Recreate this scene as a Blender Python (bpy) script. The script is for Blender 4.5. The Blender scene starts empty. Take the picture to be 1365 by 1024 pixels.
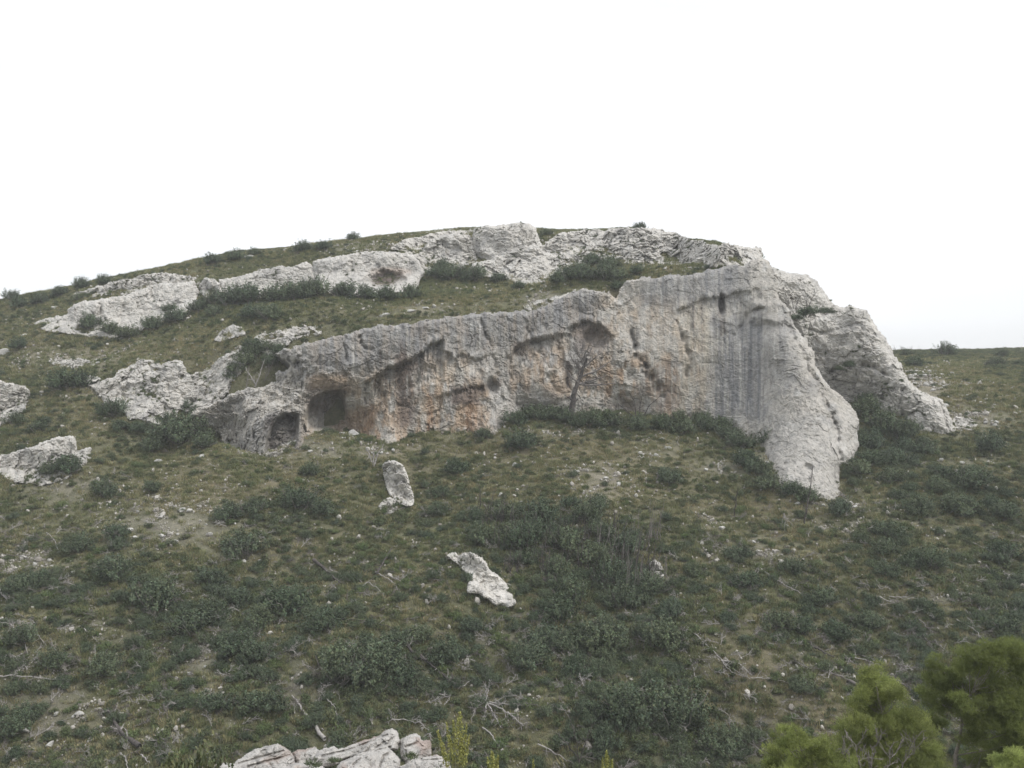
import bpy, bmesh, math, random
import numpy as np
from mathutils import Vector, Matrix, Euler

sc = bpy.context.scene
# ------------------------------------------------------------------ camera, sky, sun, exposure
FPX = 1182.0                      # focal length in photo pixels (photo 1365 x 1024)
cam_d = bpy.data.cameras.new("camera"); cam = bpy.data.objects.new("camera", cam_d)
sc.collection.objects.link(cam); sc.camera = cam
cam.location = (0, 0, 0); cam.rotation_euler = (math.radians(90), 0, 0)
cam_d.sensor_width = 36.0; cam_d.lens = 36.0 * FPX / 1365.0
cam_d.clip_start = 0.1; cam_d.clip_end = 9000

SUN_EL, SUN_AZ = math.radians(50), math.radians(118)     # azimuth measured from +Y (view direction) clockwise
world = bpy.data.worlds.new("World"); sc.world = world; world.use_nodes = True
wn, wl = world.node_tree.nodes, world.node_tree.links
wn.clear()
w_out = wn.new("ShaderNodeOutputWorld"); w_bg = wn.new("ShaderNodeBackground")
w_sky = wn.new("ShaderNodeTexSky"); w_sky.sky_type = 'NISHITA'; w_sky.sun_disc = False
w_sky.sun_elevation = SUN_EL; w_sky.sun_rotation = SUN_AZ; w_sky.air_density = 1.0; w_sky.dust_density = 2.0
w_tc = wn.new("ShaderNodeTexCoord"); w_n = wn.new("ShaderNodeTexNoise")
w_n.inputs["Scale"].default_value = 1.6; w_n.inputs["Detail"].default_value = 5
w_map = wn.new("ShaderNodeMapping"); w_map.inputs["Scale"].default_value = (1, 1, 3.0)
w_r = wn.new("ShaderNodeMapRange"); w_r.inputs["From Min"].default_value = .3; w_r.inputs["From Max"].default_value = .7
w_r.inputs["To Min"].default_value = .66; w_r.inputs["To Max"].default_value = .97
w_mix = wn.new("ShaderNodeMix"); w_mix.data_type = 'RGBA'
w_mix.inputs["B"].default_value = (10.3, 10.45, 10.7, 1)            # the overcast layer
w_bg.inputs["Strength"].default_value = 0.1
wl.new(w_tc.outputs["Generated"], w_map.inputs["Vector"]); wl.new(w_map.outputs[0], w_n.inputs["Vector"])
wl.new(w_n.outputs["Fac"], w_r.inputs["Value"]); wl.new(w_r.outputs[0], w_mix.inputs["Factor"])
wl.new(w_sky.outputs[0], w_mix.inputs["A"]); wl.new(w_mix.outputs["Result"], w_bg.inputs["Color"])
wl.new(w_bg.outputs[0], w_out.inputs[0])

sun_d = bpy.data.lights.new("sun", 'SUN'); sun = bpy.data.objects.new("sun", sun_d); sc.collection.objects.link(sun)
sun_d.energy = 1.7; sun_d.angle = math.radians(14); sun_d.color = (1.0, .965, .91)
sdir = Vector((math.sin(SUN_AZ) * math.cos(SUN_EL), math.cos(SUN_AZ) * math.cos(SUN_EL), math.sin(SUN_EL)))
sun.rotation_euler = sdir.to_track_quat('Z', 'Y').to_euler()

sc.view_settings.view_transform = 'Standard'; sc.view_settings.look = 'None'
sc.view_settings.gamma = 1; sc.view_settings.exposure = 0.27; sc.view_settings.use_curve_mapping = False
sc.cycles.max_bounces = 5; sc.cycles.diffuse_bounces = 3; sc.cycles.transparent_max_bounces = 6

rng = np.random.default_rng(7); random.seed(7)

# ------------------------------------------------------------------ numpy noise
def _h(ix, iy, iz, k):
    with np.errstate(over='ignore'):
        h = (ix.astype(np.int64) * 374761393 + iy.astype(np.int64) * 668265263 + iz.astype(np.int64) * 2147483647 + k * 974711) & 0xffffffff
        h = ((h ^ (h >> 13)) * 1274126177) & 0xffffffff
        h = ((h ^ (h >> 16)) * 2246822519) & 0xffffffff
        h = h ^ (h >> 15)
    return (h & 0xffffff) / float(0xffffff)
def vnoise(x, y, z=None, k=0):
    x = np.asarray(x, float); y = np.asarray(y, float)
    z = np.zeros_like(x) + .37 if z is None else np.asarray(z, float)
    ix, iy, iz = np.floor(x), np.floor(y), np.floor(z)
    fx, fy, fz = x - ix, y - iy, z - iz
    ix, iy, iz = ix.astype(int), iy.astype(int), iz.astype(int)
    u, v, w = [f * f * f * (f * (f * 6 - 15) + 10) for f in (fx, fy, fz)]
    r = 0
    for a in (0, 1):
        for b in (0, 1):
            for c in (0, 1):
                r = r + (u if a else 1 - u) * (v if b else 1 - v) * (w if c else 1 - w) * _h(ix + a, iy + b, iz + c, k)
    return r * 2 - 1
def fbm(x, y, z=None, o=4, k=0, g=.5):
    r = 0; a = 1; f = 1; t = 0
    for i in range(o):
        r = r + a * vnoise(np.asarray(x) * f + 13.1 * i, np.asarray(y) * f + 7.7 * i, None if z is None else np.asarray(z) * f + 3.3 * i, k + i)
        t += a; a *= g; f *= 2.03
    return r / t
def worley(x, y, z, k=0, jit=.9):
    """F1, F2, cell id, and a tilted facet value per cell"""
    ix, iy, iz = [np.floor(q).astype(int) for q in (x, y, z)]
    f1 = np.full(x.shape, 9.); f2 = np.full(x.shape, 9.); cid = np.zeros(x.shape); ox = np.zeros(x.shape); oz = np.zeros(x.shape)
    for a in (-1, 0, 1):
        for b in (-1, 0, 1):
            for c in (-1, 0, 1):
                jx, jy, jz = ix + a, iy + b, iz + c
                dx = jx + .5 + jit * (_h(jx, jy, jz, k) - .5) - x; dy = jy + .5 + jit * (_h(jx, jy, jz, k + 1) - .5) - y; dz = jz + .5 + jit * (_h(jx, jy, jz, k + 2) - .5) - z
                d = np.sqrt(dx * dx + dy * dy + dz * dz); m = d < f1
                f2 = np.where(m, f1, np.minimum(f2, d)); cid = np.where(m, _h(jx, jy, jz, k + 5), cid); ox = np.where(m, dx, ox); oz = np.where(m, dz, oz); f1 = np.where(m, d, f1)
    g = (cid * 7919.) % 1.0; h = (cid * 104729.) % 1.0
    return f1, f2, cid, (g - .5) * 2 * ox + (h - .25) * 2 * oz
def sstep(a, b, x):
    t = np.clip((x - a) / (b - a), 0, 1); return t * t * (3 - 2 * t)

class TPS:
    def __init__(s, P, v, sm=0.0):
        P = np.asarray(P, float); v = np.asarray(v, float); s.c = P.mean(0); s.k = P.std(0).max(); s.P = (P - s.c) / s.k
        n = len(P); A = np.zeros((n + 3, n + 3)); d = np.linalg.norm(s.P[:, None] - s.P[None], axis=2)
        A[:n, :n] = s.f(d) + sm * np.eye(n); A[:n, n] = 1; A[:n, n + 1:] = s.P; A[n, :n] = 1; A[n + 1:, :n] = s.P.T
        s.w = np.linalg.solve(A + 1e-9 * np.eye(n + 3), np.r_[v, 0, 0, 0])
    def f(s, d): return d * d * np.log(d + 1e-9)
    def __call__(s, x, y):
        x = (np.asarray(x, float) - s.c[0]) / s.k; y = (np.asarray(y, float) - s.c[1]) / s.k
        r = s.w[-3] + s.w[-2] * x + s.w[-1] * y
        for (px, py), w in zip(s.P, s.w[:-3]): r = r + w * s.f(np.sqrt((x - px) ** 2 + (y - py) ** 2))
        return r

def W(px, py, d): return np.stack(np.broadcast_arrays((np.asarray(px, float) - 682.5) / FPX * d, np.asarray(d, float), (512 - np.asarray(py, float)) / FPX * d), -1)
def PX(x, y, z): return 682.5 + x / y * FPX, 512 - z / y * FPX
def seg_dist(px, py, poly, closed=True):
    best = np.full(np.shape(px), 1e9); n = len(poly)
    for i in range(n if closed else n - 1):
        ax, ay = poly[i]; bx, by = poly[(i + 1) % n]; dx, dy = bx - ax, by - ay
        t = np.clip(((px - ax) * dx + (py - ay) * dy) / (dx * dx + dy * dy + 1e-9), 0, 1)
        best = np.minimum(best, np.hypot(px - ax - t * dx, py - ay - t * dy))
    return best
def inside(px, py, poly):
    r = np.zeros(np.shape(px), bool); n = len(poly); j = n - 1
    for i in range(n):
        xi, yi = poly[i]; xj, yj = poly[j]
        if yi != yj: r ^= ((yi > py) != (yj > py)) & (px < (xj - xi) * (py - yi) / (yj - yi) + xi)
        j = i
    return r
def mesh_obj(name, V, F, mat=None, col=None, smooth=True, parent=None, tri=False):
    me = bpy.data.meshes.new(name); V = np.asarray(V, np.float32); F = np.asarray(F, np.int32); k = F.shape[1]
    me.vertices.add(len(V)); me.vertices.foreach_set("co", V.ravel())
    me.loops.add(F.size); me.loops.foreach_set("vertex_index", F.ravel())
    me.polygons.add(len(F)); me.polygons.foreach_set("loop_start", np.arange(len(F), dtype=np.int32) * k)
    me.polygons.foreach_set("loop_total", np.full(len(F), k, np.int32))
    me.update(calc_edges=True); me.validate()
    me.polygons.foreach_set("use_smooth", np.full(len(me.polygons), smooth))
    if col is not None:
        ca = me.color_attributes.new("col", 'FLOAT_COLOR', 'POINT')
        ca.data.foreach_set("color", np.c_[col, np.ones(len(col))].astype(np.float32).ravel())
    if mat: me.materials.append(mat)
    o = bpy.data.objects.new(name, me)
    sc.collection.objects.link(o)
    if parent: o.parent = parent
    return o
def tag(o, label=None, cat=None, group=None, kind=None):
    if label: o["label"] = label
    if cat: o["category"] = cat
    if group: o["group"] = group
    if kind: o["kind"] = kind
    return o

# ------------------------------------------------------------------ materials
def nodes(name):
    m = bpy.data.materials.new(name); m.use_nodes = True; nt = m.node_tree
    b = nt.nodes["Principled BSDF"]; b.inputs["Roughness"].default_value = .92; b.inputs["Specular IOR Level"].default_value = .18
    return m, nt, b
def mixn(nt, a, b, fac, mode='MIX'):
    n = nt.nodes.new("ShaderNodeMix"); n.data_type = 'RGBA'; n.blend_type = mode
    for key, v in (("A", a), ("B", b), ("Factor", fac)):
        if isinstance(v, (tuple, float, int)): n.inputs[key].default_value = v
        else: nt.links.new(v, n.inputs[key])
    return n.outputs["Result"]
def noisen(nt, scale, detail=4, rough=.55, vec=None, dist=0.0):
    n = nt.nodes.new("ShaderNodeTexNoise"); n.inputs["Scale"].default_value = scale; n.inputs["Detail"].default_value = detail
    n.inputs["Roughness"].default_value = rough; n.inputs["Distortion"].default_value = dist
    if vec is not None: nt.links.new(vec, n.inputs["Vector"])
    return n.outputs["Fac"]
def rampn(nt, fac, a, b, c0=0.0, c1=1.0):
    n = nt.nodes.new("ShaderNodeMapRange"); n.inputs["From Min"].default_value = a; n.inputs["From Max"].default_value = b
    n.inputs["To Min"].default_value = c0; n.inputs["To Max"].default_value = c1
    nt.links.new(fac, n.inputs["Value"]); return n.outputs[0]
def posn(nt, scale=(1, 1, 1)):
    g = nt.nodes.new("ShaderNodeNewGeometry"); m = nt.nodes.new("ShaderNodeMapping"); m.inputs["Scale"].default_value = scale
    nt.links.new(g.outputs["Position"], m.inputs["Vector"]); return m.outputs[0]
def rock_material(name, fine=1.0, bump=.12):
    m, nt, b = nodes(name)
    at = nt.nodes.new("ShaderNodeAttribute"); at.attribute_name = "col"
    p = posn(nt); pv = posn(nt, (1.0, 1.0, .22))
    n1 = noisen(nt, 1.6 * fine, 8, .68, p); n2 = noisen(nt, 2.2 * fine, 6, .6, pv); n3 = noisen(nt, 9 * fine, 5, .7, p)
    c = mixn(nt, at.outputs["Color"], (0.55, 0.56, 0.58, 1), rampn(nt, n1, .47, .70, 0, .85), 'MULTIPLY')
    c = mixn(nt, c, (0.66, 0.64, 0.62, 1), rampn(nt, n2, .52, .72, 0, .75), 'MULTIPLY')
    c = mixn(nt, c, (1.32, 1.3, 1.25, 1), rampn(nt, n3, .50, .75, 0, .8), 'MULTIPLY')
    n4 = noisen(nt, 5.0 * fine, 9, .75, pv); c = mixn(nt, c, (.45, .44, .43, 1), rampn(nt, n4, .40, .28, 0, .9), 'MULTIPLY')
    nt.links.new(c, b.inputs["Base Color"])
    h1 = noisen(nt, 3.5 * fine, 9, .7, p)
    bp = nt.nodes.new("ShaderNodeBump"); bp.inputs["Strength"].default_value = .8; bp.inputs["Distance"].default_value = bump / fine * 1.6
    nt.links.new(h1, bp.inputs["Height"]); nt.links.new(bp.outputs[0], b.inputs["Normal"])
    return m
M_rock = rock_material("limestone"); M_rock_near = rock_material("near_limestone", 5.0, .15)
def leaf_material(name, c1, c2, c3, trans=.15, scale=.12):
    m, nt, b = nodes(name); oi = nt.nodes.new("ShaderNodeObjectInfo")
    c = mixn(nt, c1, c2, oi.outputs["Random"])
    n = noisen(nt, scale, 3, .6, posn(nt)); c = mixn(nt, c, c3, rampn(nt, n, .42, .66, 0, .8))
    at = nt.nodes.new("ShaderNodeAttribute"); at.attribute_name = "col"
    c = mixn(nt, c, at.outputs["Color"], 1.0, 'MULTIPLY')
    nt.links.new(c, b.inputs["Base Color"]); b.inputs["Roughness"].default_value = .7
    tr = nt.nodes.new("ShaderNodeBsdfTranslucent"); nt.links.new(c, tr.inputs[0])
    mx = nt.nodes.new("ShaderNodeMixShader"); mx.inputs[0].default_value = trans
    nt.links.new(b.outputs[0], mx.inputs[1]); nt.links.new(tr.outputs[0], mx.inputs[2])
    nt.links.new(mx.outputs[0], nt.nodes["Material Output"].inputs[0])
    return m
M_shrub = leaf_material("shrub_leaves", (.074, .106, .064, 1), (.122, .152, .09, 1), (.096, .128, .088, 1))
M_under = leaf_material("low_scrub_leaves", (.095, .13, .06, 1), (.165, .18, .095, 1), (.10, .13, .08, 1), scale=.3)
M_green = leaf_material("green_bush_leaves", (.10, .15, .06, 1), (.15, .19, .08, 1), (.12, .15, .08, 1), scale=.2)
M_grass = leaf_material("grass_blades", (.205, .245, .125, 1), (.31, .305, .19, 1), (.16, .205, .10, 1), scale=.12)
M_pine = leaf_material("pine_needles", (.29, .345, .115, 1), (.35, .39, .14, 1), (.235, .285, .105, 1), .55, 1.2)
M_weed = leaf_material("weed_flowers", (.40, .40, .16, 1), (.48, .46, .2, 1), (.34, .37, .14, 1), .3, 3)
def plain(name, c, c2=None, sc_=8., rough=.9):
    m, nt, b = nodes(name)
    n = noisen(nt, sc_, 5, .6, posn(nt)); nt.links.new(mixn(nt, c, c2 or tuple(x * .6 for x in c[:3]) + (1,), rampn(nt, n, .35, .68)), b.inputs["Base Color"])
    b.inputs["Roughness"].default_value = rough; return m
M_dead = plain("bleached_wood", (.46, .44, .42, 1), (.26, .24, .23, 1))
M_char = plain("charred_wood", (.05, .046, .045, 1), (.14, .125, .115, 1), 5)
M_twig = plain("grey_twigs", (.24, .22, .21, 1), (.15, .135, .125, 1))
M_bark = plain("pine_bark", (.33, .30, .28, 1), (.18, .15, .13, 1), 10)
m_, nt_, b_ = nodes("white_stones"); oi_ = nt_.nodes.new("ShaderNodeObjectInfo")
nt_.links.new(mixn(nt_, mixn(nt_, (.30, .28, .25, 1), (.62, .60, .56, 1), oi_.outputs["Random"]), (.7, .68, .66, 1), rampn(nt_, noisen(nt_, 14, 5, .6, posn(nt_)), .4, .65), 'MULTIPLY'), b_.inputs["Base Color"]); M_stone = m_
m_, nt_, b_ = nodes("hillside_soil"); at_ = nt_.nodes.new("ShaderNodeAttribute"); at_.attribute_name = "col"; p_ = posn(nt_)
c_ = mixn(nt_, at_.outputs["Color"], (.55, .58, .5, 1), rampn(nt_, noisen(nt_, .9, 8, .7, p_), .42, .66), 'MULTIPLY')
c_ = mixn(nt_, c_, (1.5, 1.4, 1.25, 1), rampn(nt_, noisen(nt_, 3.1, 6, .7, p_), .55, .72), 'MULTIPLY')
nt_.links.new(c_, b_.inputs["Base Color"])
bp_ = nt_.nodes.new("ShaderNodeBump"); bp_.inputs["Distance"].default_value = .35; nt_.links.new(noisen(nt_, 2.5, 8, .7, p_), bp_.inputs["Height"]); nt_.links.new(bp_.outputs[0], b_.inputs["Normal"])
M_soil = m_

# ------------------------------------------------------------------ terrain: control points (photo px, py, distance) turned into world heights
def dl(py): return 49.4 / (.4 + (py - 512) / FPX)
LEFT = [(0, 600, 103), (0, 560, 109), (0, 520, 117), (0, 480, 127), (0, 440, 139), (0, 403, 151), (-150, 620, 100), (-150, 520, 117), (-150, 428, 150), (100, 640, 97), (100, 590, 103), (100, 545, 110), (150, 540, 112),
        (100, 480, 125), (100, 455, 129), (45, 393, 153), (50, 437, 134), (205, 565, 107.5), (205, 478, 119), (160, 500, 115.5), (0, 475, 220), (-150, 500, 220), (100, 440, 220), (0, 418, 168)]
CU = LEFT + [(258, 548, 108.5), (300, 530, 110), (350, 514, 109.5), (387, 506, 110), (292, 533, 110), (240, 485, 116), (330, 470, 114),
      (385, 462, 108.5), (457, 449, 109), (538, 431, 110.5), (591, 424, 111), (661, 417, 113), (714, 417, 116), (767, 390, 117.5), (802, 388, 118), (824, 391, 119),
      (884, 371, 117), (933, 365, 116), (971, 357, 115.5), (1010, 352, 115), (300, 432, 122), (200, 465, 122), (380, 440, 116), (450, 425, 118), (540, 405, 119), (640, 397, 121),
      (700, 387, 125), (760, 371, 124), (850, 366, 122), (900, 359, 121), (950, 351, 120),
      (50, 437, 133), (158, 441, 132), (207, 424, 133), (262, 407, 134), (295, 389, 135), (404, 386, 135), (426, 381, 135), (492, 385, 134), (556, 379, 135), (598, 361, 140),
      (626, 366, 138), (679, 373, 136), (707, 380, 134), (750, 361, 138), (790, 343, 140), (862, 357, 133), (930, 353, 130),
      (102, 408, 139), (190, 388, 139), (260, 378, 140), (352, 358, 141), (408, 351, 141), (468, 340, 142), (538, 338, 142), (563, 332, 146), (690, 315, 150),
      (100, 381, 155), (190, 362, 156), (257, 351, 157), (313, 338, 158), (390, 333, 160), (460, 322, 160), (545, 313, 160), (626, 307, 160), (732, 311, 158),
      (802, 308, 156), (857, 307, 154), (911, 320, 148), (971, 329, 140), (1006, 338, 126), (1040, 384, 134), (1060, 400, 145), (1020, 372, 150),
      (313, 380, 230), (470, 350, 240), (626, 340, 240), (857, 345, 240), (1010, 390, 220), (1200, 470, 200), (1060, 392, 120), (1085, 405, 125), (1100, 430, 140)]
CL = list(LEFT) + [c for c in CU if c[0] <= 352 and c not in LEFT and c[2] > 112]
for px in range(-150, 1600, 190):
    for py in (600, 680, 770, 870, 980, 1100):
        CL.append((px, py, dl(py) * (1 + .02 * math.sin(px * .013 + py * .02))))
CL += [(340, 607, 103), (415, 579, 107), (510, 593, 105.5), (600, 582, 107.5), (661, 579, 108), (711, 551, 113), (760, 553, 113), (837, 551, 113), (890, 560, 111.5), (940, 566, 110.5), (982, 580, 108),
       (1034, 640, 97), (1094, 666, 93.5), (1127, 663, 94.5), (1142, 617, 100), (1130, 545, 115), (1146, 535, 117.5), (1201, 561, 111), (1242, 580, 108), (1268, 585, 107.5),
       (1365, 580, 106), (1365, 545, 113), (1320, 520, 122), (1365, 505, 134), (1280, 495, 140), (1210, 480, 165), (1300, 484, 165), (1365, 484, 165), (1190, 469, 215), (1300, 468, 220), (1365, 467, 220), (1550, 466, 220),
       (1550, 500, 135), (1500, 560, 110), (1100, 470, 200), (900, 480, 190), (700, 490, 190), (500, 490, 190), (600, 540, 125), (900, 540, 125), 
       (1200, 500, 330), (1365, 500, 330), (1600, 505, 330), (600, 520, 330), (0, 500, 330)]
def fit(C, sm=1e-4, extra=()):
    P = np.array([W(*c) for c in C] + list(extra)); return TPS(P[:, :2], P[:, 2], sm)
MAINBASE = [(258, 575), (300, 593), (340, 606), (401, 600), (415, 579), (464, 577), (510, 593), (549, 584), (619, 582), (661, 579), (682, 558), (711, 551), (760, 554), (837, 551), (890, 560), (940, 566)]
TU = fit(CU); TL = fit(CL)
def raw_hit(T, px, py):
    for d in np.arange(60, 200, .25):
        w = W(px, py, d)
        if T(w[0], w[1]) > w[2]: return d
    return 200.
ex = []
for px, py in MAINBASE[:-1]:
    w = W(px, py, raw_hit(TL, px, py)); ex += [w, w + np.array([0, 6., .3])]
TL = fit(CL, 1e-4, ex)
stepline = [((a - 682.5) / FPX * d, d) for a, d in ((258, 110.5), (300, 111.6), (350, 111.6), (388, 111.6), (408, 112.4), (435, 113), (466, 112.8), (490, 112.4), (538, 113.2), (591, 114), (661, 115.8), (714, 118), (767, 119), (802, 119.4), (824, 119.8), (884, 118.8), (933, 117.8))]
stepline += [((972 - 682.5) / FPX * 117.8, 117.8), ((1032 - 682.5) / FPX * 121, 121.), ((1075 - 682.5) / FPX * 126, 126), ((1030 - 682.5) / FPX * 400, 400.)]
steppoly = stepline + [(-170, 400), ((150 - 682.5) / FPX * 135, 135.), ((150 - 682.5) / FPX * 114, 114.)]
def axis(segs):
    out = [segs[0][0]]
    for (a, b, s0, s1) in segs:
        x = out[-1]
        while x < b - 1e-6:
            t = (x - a) / (b - a); x += s0 + (s1 - s0) * t; out.append(min(x, b))
    return np.array(out)
ax_x = axis([(-800, -400, 100, 60), (-400, -110, 50, 1.2), (-110, 125, .5, .5), (125, 400, 1.2, 50), (400, 800, 60, 100)])
ax_y = axis([(-60, 5, 8, 1), (5, 54, 1, .5), (54, 126, .4, .4), (126, 172, .5, .6), (172, 260, .8, 2), (260, 800, 8, 60)])
GX, GY = np.meshgrid(ax_x, ax_y)
def terrain_z(X, Y):
    Xc = np.clip(X, -190, 210); Yc = np.clip(Y, 40, 330)
    zl = TL(Xc, Yc); zu = TU(Xc, Yc)
    lw = sstep(200, 330, 682.5 + X / np.maximum(Y, 1) * FPX)          # left of the cliff both surfaces are the same hillside
    sd = seg_dist(X, Y, stepline, False); k = np.where(inside(X, Y, steppoly), 1, 0) * sstep(0, .9, sd) * lw
    zu = zu - .85 * (1 - sstep(.8, 5, sd)) * lw
    z = zl * (1 - k) + zu * k
    z = z + (fbm(X / 9, Y / 9, o=4, k=3) * .5 + fbm(X / 1.7, Y / 1.7, o=3, k=9) * .16) * sstep(40, 60, Y)
    near = np.where(Y < 10, -1.65 - .335 * np.maximum(Y, -40), -5.0 - .62 * (Y - 10)) + fbm(X / 3, Y / 3, o=4, k=21) * .25
    z = np.where(Y < 70, np.maximum(z * sstep(30, 44, Y) + (1 - sstep(30, 44, Y)) * -60, near), z)
    far = np.maximum(np.abs(X) - 190, Y - 330); t = sstep(0, 250, far)
    return z * (1 - t) + (-28) * t
GZ = terrain_z(GX, GY)
def terr(x, y):
    x = np.asarray(x, float); y = np.asarray(y, float)
    i = np.clip(np.searchsorted(ax_x, x) - 1, 0, len(ax_x) - 2); j = np.clip(np.searchsorted(ax_y, y) - 1, 0, len(ax_y) - 2)
    u = (x - ax_x[i]) / (ax_x[i + 1] - ax_x[i]); v = (y - ax_y[j]) / (ax_y[j + 1] - ax_y[j])
    return GZ[j, i] * (1 - u) * (1 - v) + GZ[j, i + 1] * u * (1 - v) + GZ[j + 1, i] * (1 - u) * v + GZ[j + 1, i + 1] * u * v
_D = np.arange(54, 240, .2)
def hit(px, py, start=54.):
    D = _D[_D >= start]; w = W(px, py, D); t = terr(w[:, 0], w[:, 1]) > w[:, 2]
    return float(D[np.argmax(t)]) if t.any() else 240.

def hits(px, py):
    px = np.asarray(px, float); py = np.asarray(py, float); r = np.full(px.shape, 240.); done = np.zeros(px.shape, bool)
    for d in np.arange(56, 215, .35):
        t = ~done & (terr((px - 682.5) / FPX * d, np.full(px.shape, d)) > (512 - py) / FPX * d); r[t] = d; done |= t
    return r
# scree / bare patches in photo pixels: (px, py, rx, ry, strength)
SCREE = [(420, 330, 120, 8, .7), (600, 310, 60, 5, .7), (450, 602, 110, 8, .9), (760, 577, 120, 6, .5), (1015, 612, 30, 12, .8), (1110, 677, 50, 8, .8), (240, 700, 90, 30, 1.0), (90, 650, 50, 25, .8), (800, 645, 30, 22, 1.2), (770, 632, 20, 8, .8), (1215, 520, 60, 30, 1.2), (1290, 560, 60, 16, 1.0), (960, 625, 50, 12, .8), (90, 480, 70, 12, .8),
         (400, 915, 25, 30, .9), (1010, 735, 60, 18, .7), (1170, 700, 90, 15, .5), (270, 880, 30, 30, .8), (60, 950, 60, 50, .8), (400, 590, 60, 12, .8), (670, 850, 50, 14, .6), (740, 400, 60, 12, .9),
         (560, 412, 50, 6, .8), (190, 690, 40, 12, .7), (330, 740, 60, 30, .4), (820, 830, 60, 20, .4), (950, 700, 20, 20, .6), (1230, 800, 60, 20, .4), (880, 600, 60, 15, .5), (50, 760, 70, 20, .6), (1300, 620, 70, 20, .5), (150, 850, 60, 60, .3),
         (130, 520, 40, 10, .8), (1090, 880, 60, 15, .3), (690, 930, 50, 20, .4), (970, 960, 60, 20, .3)]
DARK = [(150, 372, 90, 8, .8), (330, 346, 60, 8, .9), (420, 335, 50, 6, .7), (760, 715, 130, 45, 1), (800, 800, 120, 60, .8), (850, 880, 120, 60, .9), (900, 980, 130, 50, 1), (480, 900, 120, 50, .9), (300, 830, 130, 50, .8), (100, 780, 80, 30, .7), (1290, 660, 90, 50, .9), (1180, 600, 60, 45, 1), (1190, 740, 90, 60, .6), (990, 610, 50, 30, .8), (850, 575, 160, 12, 1),
        (30, 930, 60, 60, .8), (1320, 800, 80, 60, .7), (1100, 860, 80, 40, .6), (380, 690, 80, 25, .7), (380, 395, 200, 16, .8), (280, 420, 80, 12, .8), (800, 365, 60, 12, .8), (50, 400, 60, 12, .8), (1280, 473, 120, 6, .9), (1230, 500, 60, 8, .8), (1340, 490, 60, 6, .8), (600, 660, 60, 60, .3), (1000, 840, 60, 50, .4), (200, 580, 50, 15, .8)]
DRY = [(1290, 490, 130, 16, 1.0), (300, 650, 120, 30, .8), (820, 640, 120, 50, .6), (740, 600, 160, 20, .7), (1250, 510, 160, 30, .9), (1000, 900, 60, 90, .7), (540, 620, 60, 40, .5), (520, 410, 140, 14, .4), (150, 560, 40, 20, .6), (820, 395, 60, 10, .7), (130, 470, 150, 25, .5), (1000, 680, 120, 30, .5), (350, 620, 60, 15, .6), (1080, 960, 80, 60, .5), (470, 720, 60, 20, .4)]
def patch(L, px, py):
    r = np.zeros(np.shape(px))
    for (x, y, rx, ry, s) in L:
        r = np.maximum(r, s * np.exp(-(((px - x) / rx) ** 2 + ((py - y) / ry) ** 2)))
    return r
_yy = np.maximum(GY, 5); gpx, gpy = PX(GX, _yy, GZ)
sc_m = np.clip(patch(SCREE, gpx, gpy) + .25 * fbm(GX / 3, GY / 3, o=3, k=31), 0, 1)
dry_m = np.clip(patch(DRY, gpx, gpy) + .35 * fbm(GX / 7, GY / 7, o=3, k=33), 0, 1)
dk_m = np.clip(patch(DARK, gpx, gpy) + .3 * fbm(GX / 4, GY / 4, o=3, k=35), 0, 1)
def lerp(a, b, t): return a * (1 - t[..., None]) + np.array(b) * t[..., None]
gc = np.zeros(GX.shape + (3,)) + np.array([.165, .165, .10])
gc = lerp(gc, [.26, .22, .15], dry_m); gc = lerp(gc, [.12, .13, .08], dk_m * .8); gc = lerp(gc, [.34, .315, .265], sc_m * .6)
n_, m__ = GX.shape
idx = np.arange(n_ * m__).reshape(n_, m__)
F = np.stack([idx[:-1, :-1], idx[:-1, 1:], idx[1:, 1:], idx[1:, :-1]], -1).reshape(-1, 4)
ground = mesh_obj("hillside", np.stack([GX, GY, GZ], -1).reshape(-1, 3), F, M_soil, gc.reshape(-1, 3))
tag(ground, "scrubby stony hillside of dry grass rising to the ridge", kind="structure")

# ------------------------------------------------------------------ rock bodies
def lip(px, py, line, depth, fall, soft=1.5, ends=6):
    lx, ly = np.array(line, float).T; wy = np.interp(px, lx, ly) + 7 * fbm(px / 14, py / 60, o=4, k=44, g=.65)
    win = sstep(lx[0] - ends, lx[0] + ends * .3, px) * (1 - sstep(lx[-1] - ends * .3, lx[-1] + ends, px))
    dy = py - wy
    depth = depth * np.clip(.8 + .9 * fbm(px / 9, py / 26, o=4, k=45, g=.65), .15, 1.4)
    return depth * win * sstep(-.5, soft + 3.5, dy) * np.exp(-np.maximum(dy, 0) / fall) - .25 * depth * win * np.exp(-((dy + 3) / 4) ** 2)
def gash(px, py, line, depth, w):
    q = 4.5 * fbm(px / 10, py / 10, o=3, k=51)
    depth = depth * np.clip(.7 + 1.4 * fbm(px / 9, py / 9, o=2, k=52), 0, 1.3)
    return depth * np.exp(-(seg_dist(px + q, py - q, line, False) / w) ** 2)
def blob(px, py, x, y, rx, ry, depth, p=2):
    q = .25 * fbm(px / 6, py / 6, o=2, k=61); r = np.hypot((px - x) / rx, (py - y) / ry) + q
    return depth * np.exp(-np.maximum(r, 0) ** (2 * p))
def box(px, py, x0, x1, y0, y1, s=8):
    q = s * .8 * fbm(px / 14, py / 22, o=3, k=71)
    return sstep(x0 - s, x0 + s, px + q) * (1 - sstep(x1 - s, x1 + s, px + q)) * sstep(y0 - s, y0 + s, py + q) * (1 - sstep(y1 - s, y1 + s, py + q))

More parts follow.
